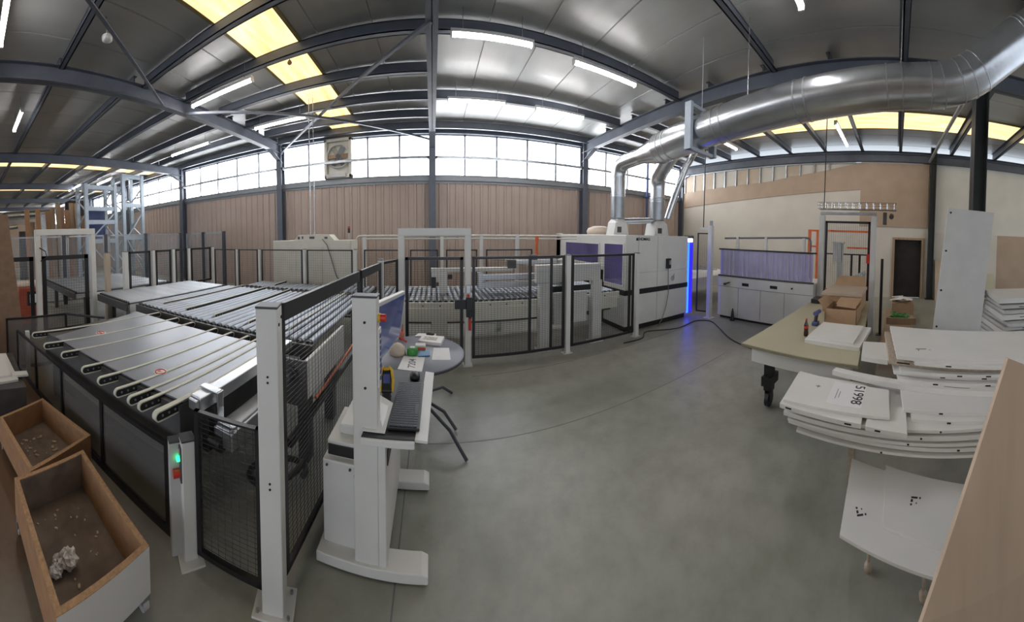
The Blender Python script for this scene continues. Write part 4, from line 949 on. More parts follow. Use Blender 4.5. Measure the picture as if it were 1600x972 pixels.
# front label board
white_board([(2.12, .84), (2.05, .20), (2.66, .22), (2.70, .88)], z, z + .034, 'slotted white panel lying under the board with the number sheet', SG, [(.12, .5, .05), (.85, .5, .05)])
white_board([(2.04, .17), (1.98, -.12), (2.30, -.12), (2.34, .17)], z, z + .030, 'short slotted white panel beside the one under the number sheet', SG, [(.3, .5, .04)])
za = z + .034
t = white_board([(2.15, .82), (2.12, .0), (2.52, .02), (2.68, .86)], za, za + .022, 'white panel carrying the white sheet numbered 51998', SG); bz = za + .022
o = obj('number_sheet', MB().plate([(2.22, .50), (2.20, .22), (2.56, .21), (2.58, .50)], bz, bz + .0012), 'paper', t)
tx = place(text_mb('51998', .12, .0008, .0008), frame_m((2.40, .27, bz + .0018), (-1, .02, 0), (-.02, -1, 0))); obj('number', tx, 'ink', o)
tx = MB()
for (a, b, c2, d) in ((.44, .445, 2.30, 2.46), (.415, .42, 2.32, 2.42), (.235, .24, 2.24, 2.30)): tx.box(c2, d, a, b, bz + .001, bz + .0016)
obj('small_print', tx, 'inkgrey', o)
tx = MB().box(2.45, 2.46, .60, .64, bz, bz + .0008); tx.box(2.43, 2.47, .615, .622, bz, bz + .0008); obj('printed_mark', tx, 'inkgrey', t)
# pile of grooved panels across the far half of the stack
PG = 'grooved panels on the front stack'
pz = z
for i, (xa, xb, ya) in enumerate(((2.16, 1.92, -.16), (2.24, 1.98, -.10))):
    white_board([(xa, ya), (xb, -1.5), (xb + .8, -1.55), (xa + .8, ya + .05)], pz, pz + .027, ('lower', 'upper')[i] + ' of two grooved panels under the long white strip on edge', PG, [(.2, .5, .03), (.55, .5, .012)]); pz += .028
t = thing('white_strip', (2.6, -.3, bz), 'long narrow white strip lying on edge across the front stack', 'strip')
obj('board', MB().plate([(2.70, .55), (2.18, -1.4), (2.26, -1.42), (2.78, .53)], pz, pz + .045), 'melamine', t, .0015)
obj('groove', MB().plate([(2.48, -.45), (2.42, -.66), (2.43, -.66), (2.49, -.45)], pz + .045, pz + .0455), 'inkgrey', t)
for i, (xa, xb, ya, th) in enumerate(((2.62, 2.30, -.10, .030), (2.58, 2.30, -.06, .034), (2.66, 2.34, -.02, .030), (2.60, 2.32, -.08, .030))):
    white_board([(xa, ya), (xb, -1.45), (xb + .85, -1.5), (xa + .8, ya + .08)], pz, pz + th, ('lowest', 'second', 'third', 'uppermost')[i] + ' grooved panel behind the long white strip on edge', PG, [(.16 + .07 * i, .5, .045), (.55, .5, .045)]); pz += th + .004
white_board([(2.86, .30), (2.80, .04), (3.3, .02), (3.3, .33)], pz - .045, pz, 'small white block end sticking out behind the number sheet', PG)
white_board([(2.72, .03), (2.37, -1.3), (3.2, -1.5), (3.55, .10)], pz, pz + .05, 'brown cored panel with long slot below the topmost white panel', PG, [(.10, .5, .12)], 'core'); pz += .05
white_board([(2.58, -.20), (2.28, -1.35), (3.2, -1.55), (3.48, -.1)], pz, pz + .034, 'white panel with oval slots right under the topmost panel', PG, [(.25, .5, .05), (.7, .5, .05)]); pz += .034
t = white_board([(2.62, -.04), (2.36, -1.35), (3.2, -1.55), (3.55, .04)], pz, pz + .036, 'topmost large white panel of the stack with a drilled end', PG); pz += .036
for s in (.06, .14, .28, .42, .56, .70, .84, .93):
    p = Vector((2.62, -.04, pz - .018)).lerp(Vector((3.55, .04, pz - .018)), s); k = MB().cyl((p.x, p.y + .002, p.z), (p.x, p.y + .005, p.z), .010, 10)
    obj('drill_hole', k, 'core', t)
tx = MB().box(2.78, 2.80, -.32, -.22, pz, pz + .0006); tx.box(2.74, 2.78, -.25, -.24, pz, pz + .0006); tx.box(2.76, 2.77, -.36, -.34, pz, pz + .0006); obj('printed_mark', tx, 'inkgrey', t)
# low quad board on its own legs
t = thing('low_stack_stand', (1.85, -.1, 0), 'low stand with a ball foot under the two lower white boards', 'stand')
obj('deck', MB().plate([(2.1, .22), (1.76, .18), (1.56, -.25), (1.95, -.40)], .26, .29), 'core', t)
for (x, y) in ((1.78, .10), (1.95, -.3), (1.64, -.22)): obj('leg', MB().cyl((x, y, .06), (x, y, .26), .010, 8), 'core', t); obj('foot', MB().lathe((x, y, 0), [(.015, 0), (.024, .02), (.024, .05), (.010, .07)], 12), 'core', t)
t1 = white_board([(1.67, .265), (1.48, -.27), (2.02, -.52), (2.28, .285)], .29, .31, 'low white board with printed corner mark under the front stack', 'low white boards')
def lmark(t, o, ex, ey, z):
    k = MB(); ex, ey = Vector(ex), Vector(ey); o = Vector(o)
    for (a0, a1, b0, b1) in ((0, .06, 0, .02), (.075, .09, 0, .02), (.0, .02, .03, .06), (.0, .018, .075, .095), (.05, .06, .06, .075)):
        k.prism([o + ex * a + ey * b + Vector((0, 0, z)) for a, b in ((a0, b0), (a1, b0), (a1, b1), (a0, b1))], (0, 0, .0008))
    obj('printed_mark', k, 'ink', t)
lmark(t1, (1.80, .18, 0), (.2, -.62, 0), (.66, .2, 0), .31)
t2 = white_board([(1.74, .02), (1.57, -.40), (1.98, -.62), (2.22, .02)], .31, .33, 'smaller white board with printed mark lying on the low white board', 'low white boards')
lmark(t2, (1.95, -.16, 0), (-.1, -.7, 0), (-.7, .14, 0), .33)
# plywood sheet in front
A = [(1.10, -.455, 1.555), (1.10, -.145, .58), (1.14, .02, .02), (1.16, -1.3, .0), (1.02, -1.55, 1.2)]
m = MB().prism([A[0], A[1], A[2], (1.16, -1.5, .02), (1.06, -1.75, .95)], (.02, .004, .0)); obj('plywood_sheet', m, 'ply', None, .001, 'big pale plywood sheet leaning upright in front of the white stacks', 'plywood')
# tall white board
m = MB(); ct = Vector((4.0, -.90, 0)); 
t = thing('tall_white_board', (4.0, -.9, 0), 'tall white board standing on end with three drilled holes', 'board')
c8, s8 = math.cos(R(5.5)), math.sin(R(5.5))
def tb(u, v): return (4.0 + v * .03, -.47 - u * c8 - v * s8, max(.0, v * c8 - u * s8 + .06))
obj('board', MB().prism([tb(0, 0), tb(.68, 0), tb(.68, 2.52), tb(0, 2.48)], (.025, 0, 0)), 'white2', t, .002)
k = MB()
for v in (2.42, 1.88, 1.33, .83): p = tb(.045, v); k.cyl((p[0] - .003, p[1], p[2]), (p[0] + .001, p[1], p[2]), .015, 12)
obj('drill_hole', k, 'hole', t)
# grey/white sheet stack at the far right
zz = .12
t = thing('pallet', (4.75, -2.3, 0), 'wooden pallet under the tilted sheet stack beside the tall white board', 'pallet')
obj('deck', MB().plate([(4.15, -1.62), (4.2, -2.9), (5.4, -2.9), (5.35, -1.55)], .09, .12), 'wood', t); obj('block', MB().box(4.3, 4.45, -2.8, -1.8, 0, .09).box(5.1, 5.25, -2.8, -1.8, 0, .09), 'wood', t)
for i in range(13):
    j = .09 * ((i * 7) % 5) / 4 + (.04 * (i - 6) if i > 8 else 0); th = .05 if i % 3 else .085
    white_board([(4.2 + j, -1.60 + j * .5 - .02 * i), (4.22 + j, -2.9), (5.3 + j, -2.9), (5.3 + j, -1.52 - .02 * i)], zz, zz + th, 'grey white sheet, number %d counted from the pallet in the stack by the wall' % (i + 1), 'sheets on the pallet', [(.3, .5, .1)] if i % 2 else (), 'white2' if i % 3 else 'melamine', name='stacked_sheet'); zz += th + .018
# brown boards on the floor, crate of straps, cardboard
white_board([(4.35, .24), (4.5, -.30), (8.4, -.55), (8.4, .25)], .0, .10, 'stack of brown hardboard on the floor behind the tall white board', None, (), 'tan2', name='hardboard_stack')
white_board([(4.45, .20), (4.6, -.24), (8.2, -.50), (8.2, .22)], .10, .2, 'top layer of brown hardboard on the floor', None, (), 'tan', name='hardboard_stack')
t = thing('strap_tray', (6.9, -.2, .2), 'shallow wooden tray holding green straps', 'tray')
obj('tray', MB().box(6.6, 7.2, -.50, .16, .2, .24).box(6.6, 6.64, -.50, .16, .24, .34), 'wood', t)
m = MB()
for k in range(16):
    a = random.random() * 6; cx, cy = 6.85 + random.uniform(-.1, .1), -.12 + random.uniform(-.15, .15)
    m.tube([(cx + .1 * math.cos(a + b * .7), cy + .1 * math.sin(a + b * .7), .28 + .015 * b + random.uniform(0, .04)) for b in range(7)], .014, 5)
obj('straps', m, 'greenp', t)
t = thing('scrap_box', (7.9, -.3, .2), 'cardboard box with white paper scraps behind the green straps', 'box')
obj('body', MB().box(7.5, 8.1, -.5, .05, .2, .48), 'card', t, .004)
m = MB()
for k in range(9): m.obox((7.8 + random.uniform(-.2, .2), -.22 + random.uniform(-.2, .2), .50 + .012 * k), (.3, .18, .006), random.uniform(0, 3), random.uniform(-.2, .2), random.uniform(-.2, .2))
obj('paper_scraps', m, 'paper', t)
for i, (y0, y1, z1, mm, lb) in enumerate(((-1.78, -1.46, 1.45, 'tan2', 'pale board leaning on the wall beside the dark wall column'), (-2.02, -1.86, 1.9, 'plaster2', 'narrow whitish board leaning on the wall behind the tall white board'))):
    obj('leaning_board', MB().prism([(10.5, y0, 0), (10.5, y1, 0), (10.9, y1, z1), (10.9, y0, z1)], (.04, 0, 0)), mm, None, .002, lb, 'board')
m = MB().prism([(10.2, -2.1, 0), (10.2, -3.6, 0), (10.45, -3.6, 1.0), (10.45, -2.1, 1.0)], (.04, 0, 0)); obj('leaning_sheet', m, 'gtable', None, .002, 'pale green sheet leaning low against the wall', 'board')

# ================================================================== ROUND TABLE AND ITS PAPERS
tx0, ty0, TH = -.165, 3.12, .74
t = thing('round_table', (tx0, ty0, 0), 'grey round table with curved dark legs behind the terminal', 'table')
obj('tabletop', MB().lathe((tx0, ty0, TH - .03), [(.49, 0), (.50, .006), (.50, .024), (.495, .03)], 48), 'greytop', t)
obj('edge_band', MB().lathe((tx0, ty0, TH - .034), [(.495, 0), (.506, .006), (.506, .022), (.50, .026)], 48), 'cap', t)
for (dx, dy) in ((.46, -.62), (.40, -.2), (-.42, .42), (.40, .5)):
    p = Vector((tx0, ty0, 0)); e = p + Vector((dx, dy, .015)); a = p + Vector((dx * .35, dy * .35, .22)); b = p + Vector((dx * .7, dy * .7, .17))
    obj('leg', MB().tube([p + Vector((dx * .1, dy * .1, .26)), a, b, e], .016, 8), 'cap', t)
obj('column', MB().cyl((tx0, ty0, .2), (tx0, ty0, TH - .03), .035, 14), 'cap', t)
def sheet(name, q, z, m, label, cat='paper', group=None, th=.002):
    return obj(name, MB().plate(q, z, z + th), m, None, 0, label, cat, group)
sheet('paper_sheet', [(-.01, 2.92), (.18, 2.91), (.18, 3.22), (.01, 3.23)], TH, 'paper', 'blank white sheet nearest the table rim', group=None)
s = thing('number_paper', (-.2, 2.8, TH), 'creased white sheet with four hand written numerals', 'paper')
sp = obj('sheet', MB().plate([(-.33, 2.70), (-.10, 2.66), (-.08, 2.98), (-.30, 3.0)], TH, TH + .002), 'paper', s)
tn = place(text_mb('7204', .10, .0006, .001), frame_m((-.20, 2.83, TH + .003), (0, 1, 0), (-1, 0, 0))); obj('numerals', tn, 'inkgrey', s)
s = thing('booklet', (-.06, 3.4, TH), 'thick white booklet with printed cover', 'booklet'); obj('pages', MB().plate([(-.17, 3.36), (.09, 3.28), (.14, 3.50), (-.12, 3.56)], TH, TH + .035), 'paper', s); obj('print', MB().plate([(-.12, 3.40), (.04, 3.36), (.06, 3.46), (-.09, 3.51)], TH + .035, TH + .0358), mat('print_grey', (.45, .43, .38), .6, 0, .4, 40), s)
sheet('paper_pad', [(-.22, 3.58), (.04, 3.56), (.04, 3.66), (-.18, 3.68)], TH, 'paper', 'white pad under the black mouse at the back of the table', 'pad', None, .012)
t = thing('computer_mouse', (-.02, 3.62, TH + .012), 'black mouse on the white pad at the back of the round table', 'mouse'); m = MB(); m.lathe((0, 0, 0), [(.028, 0), (.032, .008), (.028, .022), (.012, .03)], 14); m.v = [(-.03 + v[0] * 1.7, 3.62 + v[1], TH + .012 + v[2]) for v in m.v]; obj('shell', m, 'rubber', t)
t = thing('sanding_helmet', (-.37, 3.05, TH), 'rounded beige dust mask cup on the round table', 'mask'); obj('shell', MB().lathe((-.37, 3.05, TH), [(.085, 0), (.088, .03), (.075, .075), (.045, .105), (.01, .115)], 20), 'beigecap', t); obj('strap', MB().tube([(-.44, 3.1, TH + .05), (-.38, 3.18, TH + .14), (-.28, 3.16, TH + .09)], .012, 6), 'red', t)
t = thing('tape_roll', (-.215, 3.05, TH), 'green and white tape roll beside the beige cup', 'tape'); obj('roll', MB().lathe((-.215, 3.05, TH), [(.05, 0), (.058, .01), (.058, .06), (.05, .075)], 20), 'greenp', t); obj('core', MB().lathe((-.215, 3.05, TH + .076), [(.03, 0), (.03, .003)], 16), 'paper', t)
sheet('blue_folder', [(-.15, 2.98), (-.03, 3.0), (-.03, 3.12), (-.14, 3.14)], TH, 'bluep', 'blue folder under the sticky note block', 'folder', None, .012)
t = thing('note_block', (-.13, 3.2, TH), 'small block of orange and white notes beside the tape roll', 'notes'); obj('block', MB().box(-.19, -.08, 3.17, 3.25, TH, TH + .03), 'orange', t); obj('top_note', MB().box(-.19, -.08, 3.17, 3.25, TH + .03, TH + .05), 'paper', t)
t = thing('pen_cup', (-.38, 3.5, TH), 'salmon coloured cup with pens at the back of the round table', 'cup'); obj('cup', MB().lathe((-.38, 3.5, TH), [(.03, 0), (.04, .1), (.036, .1), (.028, .01)], 16), mat('salmon', (.7, .22, .17), .5), t)
for k in range(3): obj('pen', MB().cyl((-.38, 3.5, TH + .02), (-.42 + .03 * k, 3.5, TH + .18), .005, 6), ('ink', 'paper', 'red')[k], t)

# ================================================================== WHITE TERMINAL
t = thing('operator_terminal', (-.42, 1.9, 0), 'white operator terminal column with computer box, tray and feet', 'terminal')
obj('column', MB().box(-.46, -.315, 1.62, 1.71, .06, 1.64), 'white', t, .006)
obj('column_cap', MB().box(-.463, -.312, 1.617, 1.713, 1.64, 1.652), 'cap', t, .003)
k = MB()
for z in (1.50, 1.12): k.cyl((-.385, 1.621, z), (-.385, 1.616, z), .008, 10)
obj('bolt_hole', k, 'hole', t)
obj('side_panel', MB().box(-.315, -.27, 1.62, 2.35, .06, .84), 'white', t, .006)
obj('computer_box', MB().box(-.68, -.46, 1.68, 2.3, .06, .60), 'white', t, .008)
m = MB().cyl((-.65, 1.68, .57), (-.65, 1.672, .57), .008, 8); m.cyl((-.50, 1.68, .57), (-.50, 1.672, .57), .008, 8); m.cyl((-.47, 1.68, .54), (-.47, 1.672, .54), .006, 8); obj('lock', m, 'dark', t)
for y in (1.60, 2.22): 
    m = MB().prism([(-.70, y, .012), (-.03, y, .012), (-.03, y, .055), (-.07, y, .075), (-.70, y, .075)], (0, .13, 0)); obj('foot', m, 'white', t, .006)
obj('vent_panel', MB().box(-.27, -.264, 1.67, 1.85, .64, .73), 'rubber', t)
obj('shelf_bracket', MB().box(-.40, -.27, 1.66, 2.3, .80, .86), 'white', t, .006)
m = MB().plate([(-.40, 1.56), (-.10, 1.57), (-.06, 2.38), (-.36, 2.40)], .86, .876); obj('keyboard_tray', m, 'rubber', t, .004)
m = MB().prism([(-.10, 1.57, .862), (-.03, 1.575, .85), (-.03, 1.575, .866), (-.10, 1.57, .879)], (.04, .81, 0)); obj('tray_lip', m, 'white', t, .004)
m = MB().box(-.40, -.10, 1.55, 1.57, .835, .872); obj('tray_edge', m, 'white', t, .004)
m = MB().prism([(-.40, 1.60, .878), (-.27, 1.60, .878), (-.26, 1.88, .89), (-.40, 1.90, .95)], (0, 0, .008)); obj('side_plate', m, 'white', t, .003)
# screen, seen nearly edge on
m = MB().prism([(-.40, 1.86, 1.10), (-.30, 2.58, 1.08), (-.245, 2.58, 1.50), (-.345, 1.86, 1.56)], (-.03, .004, .006)); sc = obj('monitor', m, 'white', t, .006)
m = MB().prism([(-.393, 1.88, 1.12), (-.30, 2.56, 1.105), (-.25, 2.56, 1.475), (-.345, 1.88, 1.53)], (.006, 0, 0)); obj('screen', m, 'screen', sc)
m = MB().box(-.315, -.303, 1.63, 1.70, 1.12, 1.46); obj('button_strip', m, 'white', t, .004)
k = MB()
for i in range(8): k.box(-.303, -.298, 1.65, 1.68, 1.16 + .035 * i, 1.183 + .035 * i)
obj('button', k, 'bluepost', t); obj('emergency_stop', MB().cyl((-.303, 1.68, 1.515), (-.270, 1.68, 1.515), .022, 14), 'red', t, .004); obj('stop_collar', MB().cyl((-.316, 1.68, 1.515), (-.303, 1.68, 1.515), .026, 14), 'yellow', t)
obj('mount_arm', MB().box(-.44, -.36, 1.9, 1.98, 1.2, 1.3).box(-.44, -.40, 1.70, 1.98, 1.2, 1.3), 'white', t, .004)
# boxes on the computer housing
t = thing('power_unit', (-.57, 1.9, .6), 'black faced power unit on the terminal computer box', 'power supply'); obj('case', MB().box(-.66, -.47, 1.72, 2.1, .60, .70), 'white', t, .006); obj('front', MB().box(-.655, -.475, 1.714, 1.72, .61, .68), 'rubber', t, .003)
t = thing('white_box', (-.57, 2.0, .70), 'small white box on top of the black faced power unit', 'box'); obj('case', MB().box(-.60, -.47, 1.80, 2.10, .70, .76), 'white', t, .006)
# keyboard
t = thing('keyboard', (-.19, 1.9, .876), 'black computer keyboard on the terminal tray', 'keyboard')
KM = Matrix.Translation((-.165, 1.90, .888)) @ Matrix.Rotation(R(-1), 4, 'Z') @ Matrix.Diagonal((1.2, 1.15, 1.0, 1.0))
m = MB().obox((0, 0, 0), (.155, .46, .018), 0); place(m, KM); obj('case', m, 'rubber', t, .004)
m = MB()
for r in range(6):
    for c2 in range(22):
        if r == 5 and 4 < c2 < 10: continue
        m.obox((-.058 + r * .0225, -.212 + c2 * .0202, .011), (.0185, .0165, .006))
m.obox((-.058 + 5 * .0225, -.212 + 7 * .0202, .011), (.0185, .10, .006)); place(m, KM); obj('keys', m, 'cap', t, .0008)
m = MB().lathe((0, 0, 0), [(.030, 0), (.034, .01), (.030, .026), (.012, .036)], 16); m.v = [(-.14 + v[0] * 1.2, 2.27 + v[1] * 1.7, .877 + v[2] * 1.2) for v in m.v]
t = thing('computer_mouse', (-.13, 2.24, .877), 'black mouse at the far end of the terminal keyboard', 'mouse'); obj('shell', m, 'rubber', t)
# hand scanner on its cradle
t = thing('barcode_scanner', (-.34, 2.0, .88), 'yellow and black hand scanner leaning beside the terminal keyboard', 'scanner')
SM = Matrix.Translation((-.325, 2.02, .965)) @ Matrix.Rotation(R(8), 4, 'Z') @ Matrix.Rotation(R(48), 4, 'X')
m = MB().obox((0, 0, 0), (.075, .15, .05)); m.obox((0, -.10, -.01), (.06, .08, .04)); place(m, SM); obj('body', m, 'rubber', t, .012)
m = MB()
for s in (-1, 1): m.tube([(s * .038, -.07, .01), (s * .045, 0, .02), (s * .036, .07, .026), (s * .015, .09, .03)], .010, 8)
place(m, SM); obj('bumper', m, 'yellow', t); m = MB().obox((0, .01, .027), (.045, .06, .004)); place(m, SM); obj('screen', m, 'screen', t)
m = MB().obox((0, .075, .03), (.04, .02, .012)); place(m, SM); obj('nose', m, 'yellow', t, .004)
m = MB().obox((0, -.13, -.045), (.07, .10, .03)); place(m, SM); obj('cradle', m, 'rubber', t, .006)

# ================================================================== OFFCUT BINS
def bin_(name, q, z0, z1, wt, ztop, label, face_mat, castors, extra=None):
    cx, cy = sum(p[0] for p in q) / 4, sum(p[1] for p in q) / 4
    t = thing(name, (cx, cy, 0), label, 'bin', 'wooden offcut bins')
    c0 = Vector((cx, cy)); Q = [Vector(p) for p in q]
    inner = []
    for i in range(4):
        a = (Q[(i + 1) % 4] - Q[i]).normalized(); b = (Q[(i - 1) % 4] - Q[i]).normalized(); inner.append(Q[i] + a * wt + b * wt)
    for i in range(4):
        j = (i + 1) % 4; w = [tuple(Q[i]), tuple(Q[j]), tuple(inner[j]), tuple(inner[i])]
        wm = face_mat if i == 2 and face_mat else 'mdf'
        o = obj('wall', MB().plate(w, z0, z1 - .004), wm if i == 2 else 'mdf', t); obj('rim', MB().plate(w, z1 - .004, z1), 'mdf_edge', o)
        # dusty inner skin
        a, b = inner[i], inner[j]; obj('lining', MB().bar((a.x, a.y, (z0 + z1) / 2), (b.x, b.y, (z0 + z1) / 2), .004, z1 - z0 - .012), 'binside' if i in (3, 0) and name == 'offcut_bin' and face_mat else 'mdf', o)
    obj('bottom', MB().plate([tuple(p) for p in inner], z0, z0 + .015), 'binside', t)
    for p in Q:
        pp = p + (c0 - p) * .09; o = obj('castor', MB().cyl((pp.x, pp.y - .018, .035), (pp.x, pp.y + .018, .035), .035, 14), 'white2', t); obj('fork', MB().box(pp.x - .025, pp.x + .025, pp.y - .025, pp.y + .025, .05, z0), 'galv2', o)
    return t, inner
b1, in1 = bin_('offcut_bin', [(-2.05, .26), (-2.16, .82), (-1.30, .85), (-1.24, .32)], .10, .36, .03, .36, 'nearer wooden offcut bin on castors holding a crumpled paper', 'melamine', True)
b2, in2 = bin_('offcut_bin', [(-2.90, .24), (-3.14, .74), (-2.38, .98), (-2.16, .40)], .06, .30, .03, .30, 'farther plain wooden offcut bin behind the one with crumpled paper', None, True)
m = MB()
rnd = random.Random(3)
def crumple(c, r, mb, n=9):
    import itertools
    vs = []; fs = []; k = 10
    for i in range(k + 1):
        for j in range(2 * k):
            th, ph = PI * i / k, PI * j / k; rr = r * (1 + rnd.uniform(-.28, .22)); vs.append((c[0] + rr * math.sin(th) * math.cos(ph), c[1] + rr * math.sin(th) * math.sin(ph), c[2] + rr * .75 * math.cos(th)))
    for i in range(k):
        for j in range(2 * k): fs.append((i * 2 * k + j, (i + 1) * 2 * k + j, (i + 1) * 2 * k + (j + 1) % (2 * k), i * 2 * k + (j + 1) % (2 * k)))
    mb.add(vs, fs)
crumple((-1.62, .50, .165), .055, m); crumple((-1.60, .42, .145), .036, m); crumple((-1.66, .45, .14), .03, m); obj('crumpled_paper', m, 'paper', None, 0, 'crumpled white paper lying in the nearer offcut bin', 'paper')
m = MB()
for k in range(26):
    x = rnd.uniform(-2.0, -1.36); y = rnd.uniform(.36, .76); s = rnd.uniform(.003, .012); m.obox((x, y, .115 + s * .4), (s * 1.6, s, s * .7), rnd.uniform(0, 3), rnd.uniform(-.3, .3))
obj('wood_chips', m, 'beigecap', None, 0, 'small pale wood chips scattered in the nearer offcut bin', 'chips', None, 'stuff')
m = MB()
for k in range(34):
    x = rnd.uniform(-2.85, -2.4); y = rnd.uniform(.42, .76); s = rnd.uniform(.006, .024); m.obox((x, y, .075 + s * .3), (s * 1.6, s, s * .5), rnd.uniform(0, 3), rnd.uniform(-.3, .3))
obj('wood_chips', m, 'tan2', None, 0, 'pale wood offcuts scattered in the farther bin', 'chips', None, 'stuff')
# white boards on a dark cart at the picture edge
t = thing('board_cart', (-3.55, .4, 0), 'dark low cart with white boards beside the farther bin', 'cart')
obj('body', MB().box(-4.15, -3.12, .05, .56, .06, .46), 'dark', t, .006); obj('wheel', MB().cyl((-3.3, .5, .05), (-3.3, .54, .05), .05, 12).cyl((-4.0, .5, .05), (-4.0, .54, .05), .05, 12).cyl((-3.3, .08, .05), (-3.3, .12, .05), .05, 12), 'rubber', t)
white_board([(-4.1, .02), (-4.08, .46), (-3.26, .50), (-3.20, .03)], .46, .485, 'white board lying on the dark low cart, lower one', 'white boards on the cart by the bins')
white_board([(-4.0, .05), (-4.0, .40), (-3.34, .42), (-3.30, .06)], .485, .51, 'white board lying on the dark low cart, upper one', 'white boards on the cart by the bins')
obj('white_strip', MB().plate([(-3.42, .44), (-3.40, .62), (-3.30, .62), (-3.32, .44)], .485, .51), 'melamine', None, .001, 'short white strip sticking out over the dark low cart', 'panel')

# ================================================================== END OF THE HALL (beyond the fence)
m = MB().prism([(-5.0, -.1, 0), (-5.0, .93, 0), (-5.0, .68, 2.5), (-5.0, -.1, 2.55)], (-.05, 0, 0)); obj('brown_board', m, mat('brown_chipboard', (.20, .125, .08), .7, 0, .12, 8), None, .002, 'tall brown chipboard standing at the picture edge before the end fence', 'board')
t = thing('red_truck', (-7.0, 1.7, 0), 'red pallet truck behind the brown board and end fence', 'pallet truck')
obj('body', MB().prism([(-7.3, 1.05, .12), (-7.3, 1.75, .12), (-7.3, 1.7, .82), (-7.3, 1.5, .98), (-7.3, 1.1, .98)], (.6, 0, 0)), 'redmach', t, .03); obj('cover', MB().box(-7.28, -6.72, 1.08, 1.66, .98, 1.08), 'beigecap', t, .03); obj('screen', MB().box(-6.70, -6.69, 1.36, 1.56, .62, .82), 'paper', t); obj('panel', MB().box(-6.70, -6.693, 1.3, 1.62, .56, .88), 'rubber', t)
obj('wheel', MB().cyl((-7.0, 1.1, .1), (-7.0, 1.2, .1), .1, 14).cyl((-7.0, 1.55, .1), (-7.0, 1.65, .1), .1, 14), 'rubber', t); obj('fork', MB().box(-8.3, -7.3, 1.15, 1.3, .06, .12).box(-8.3, -7.3, 1.5, 1.65, .06, .12), 'redmach', t)
def rack(x, ya, yb, h, beams, label, fill=None):
    t = thing('pallet_rack', (x, (ya + yb) / 2, 0), label, 'rack', 'rack towers')
    for y in (ya, yb):
        m = MB()
        for dx in (0, -1.0): m.box(x + dx - .07, x + dx + .07, y - .08, y + .08, 0, h)
        k = 0; z = .3
        while z < h - .6: m.bar((x - (0 if k % 2 else 1.0), y, z), (x - (1.0 if k % 2 else 0), y, z + .6), .05, .05); z += .6; k += 1
        obj('upright', m, 'rackblue', t)
    for z in beams: obj('beam', MB().box(x - .03, x + .05, ya, yb, z, z + .19), 'rackblue', t)
    m = MB(); m.bar((x, ya, 1.9), (x, yb, 3.3), .07, .05); m.bar((x, yb, .4), (x, ya, h * .45), .07, .05); obj('cross_brace', m, 'rackblue', t)
    return t
rack(-12.0, 5.1, 6.55, 4.55, (4.3, 3.35, 2.75, 1.9), 'blue grey rack tower with open shelves, nearer the gate frame')
rack(-12.0, 7.0, 8.05, 5.1, (3.55, 4.9, 2.0), 'blue grey rack tower close to the clad wall')
obj('navy_sheet', MB().box(-12.9, -12.85, 5.6, 6.4, 2.0, 3.5), 'bluepost', None, 0, 'dark navy sheet inside the blue grey rack with open shelves', 'panel')
obj('clear_sheet', MB().box(-12.8, -12.75, 7.1, 8.0, .0, 3.5), 'clear', None, 0, 'pale clear sheet inside the rack close to the clad wall', 'panel')
obj('dark_cabinet', MB().box(-15.5, -14.7, 5.3, 6.3, 0, 4.2), 'dkroom', None, .01, 'tall dark cabinet behind the rack towers', 'cabinet')
rr = random.Random(5)
for i in range(12):
    y = 2.7 + i * .26; hgt = rr.uniform(3.0, 4.0); x = -13.6 + rr.uniform(-.15, .15)
    obj('leaning_timber', MB().prism([(x, y, 0), (x, y + .24, 0), (x - .35, y + .24, hgt), (x - .35, y, hgt)], (-.05, 0, 0)), rr.choice(['mdf', 'wood', 'binside', 'galv2', 'mdf']), None, 0, 'tall board leaning in the far timber row, %s from the brown board' % ['first', 'second', 'third', 'fourth', 'fifth', 'sixth', 'seventh', 'eighth', 'ninth', 'tenth', 'eleventh', 'twelfth'][i], 'board', 'far timber row')
obj('timber_rail', MB().box(-14.5, -14.35, 2.5, 6.0, 0, 2.6), 'dark', None, 0, 'dark support wall behind the far timber row', 'support')
t = thing('far_dust_pipe', (-17, 2.2, 0), 'grey bent dust pipe above the far machinery', 'pipe')
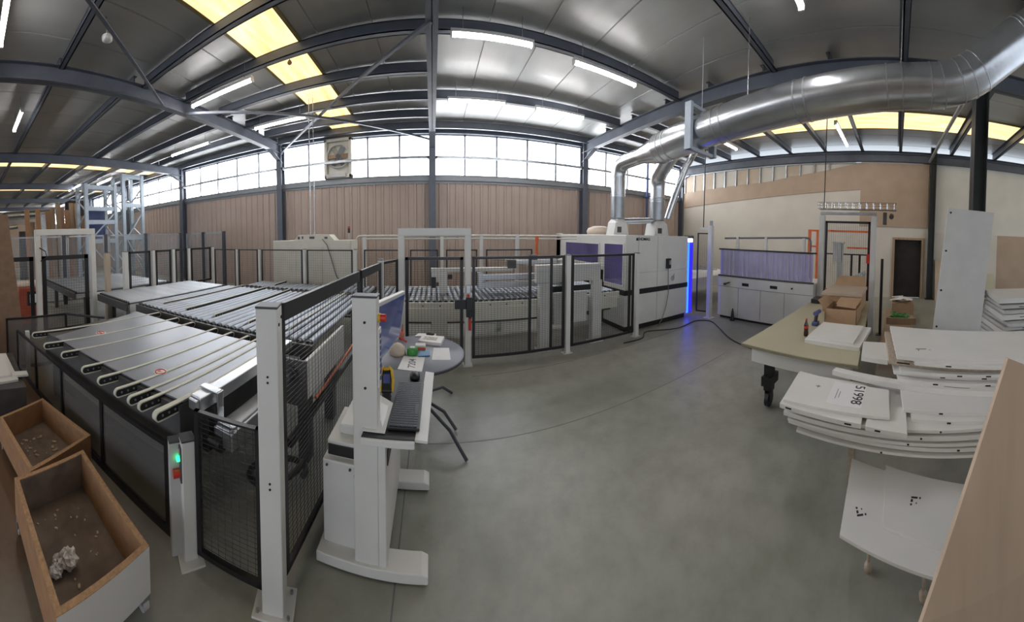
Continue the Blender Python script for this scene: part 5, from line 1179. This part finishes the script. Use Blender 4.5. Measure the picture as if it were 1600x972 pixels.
obj('pipe', MB().tube([(-17, 1.9, 0), (-17, 1.9, 3.0)] + arc((-17, 1.9, 2.9), (-17, 1.9, 3.6), (-17, 4.2, 3.7), .4, 6) + [(-17, 5.0, 3.75)], .26, 16), 'galv', t)
t = thing('far_machine', (-15.5, 1.2, 0), 'grey machinery beyond the end fence at the picture edge', 'machine')
obj('body', MB().box(-16.2, -14.8, .3, 2.2, 0, 1.5), 'dark', t, .02); obj('hood', MB().box(-16.0, -15.0, .5, 1.6, 1.5, 2.5), 'galv2', t, .05); obj('arm', MB().cyl((-15.4, .5, 2.7), (-15.4, 2.6, 2.9), .12, 12), 'galv', t); obj('pipe', MB().cyl((-15.4, .8, 2.5), (-15.4, .8, 3.3), .15, 12), 'galv', t)
obj('far_screen_wall', MB().box(-25.0, -24.8, 2.0, 9.5, 0, 3.6), 'tan', None, 0, 'brown partition far down the hall behind the timber row', 'partition')
obj('far_lattice', MB().wires((-22.0, 6.5, 0), (0, 1, 0), 2.6, 0, 4.6, .25, .25, .02), 'rackblue', None, 0, 'light steel lattice far down the hall below the roof', 'lattice')

# ================================================================== FLOOR CABLE AND JOINT
pts = [(3.3, 4.30, .012), (3.75, 4.30, .012), (4.1, 4.55, .012), (4.75, 4.28, .012), (5.46, 4.36, .012), (5.70, 4.08, .012), (5.34, 3.56, .012), (4.95, 3.05, .012), (4.74, 2.52, .012), (4.6, 1.9, .012), (4.5, 1.4, .012)]
sm = []
for i in range(len(pts) - 1):
    p0, p1, p2, p3 = (Vector(pts[max(0, min(len(pts) - 1, i + k))]) for k in (-1, 0, 1, 2))
    for s in (0, .25, .5, .75): sm.append(.5 * ((2 * p1) + (p2 - p0) * s + (2 * p0 - 5 * p1 + 4 * p2 - p3) * s * s + (3 * p1 - p0 - 3 * p2 + p3) * s ** 3))
obj('floor_cable', MB().tube(sm, .011, 8), 'rubber', None, 0, 'black cable winding over the grey floor from the enclosed machine', 'cable')
m = MB().box(-.225, -.215, YF, 4.2, .0002, .0012); m.bar((-.22, 2.75, .0007), (4.3, 2.75, .0007), .010, .001); m.bar((.55, 4.05, .0007), (5.2, 4.25, .0007), .012, .001); struct('floor_joint', m, 'inkgrey')
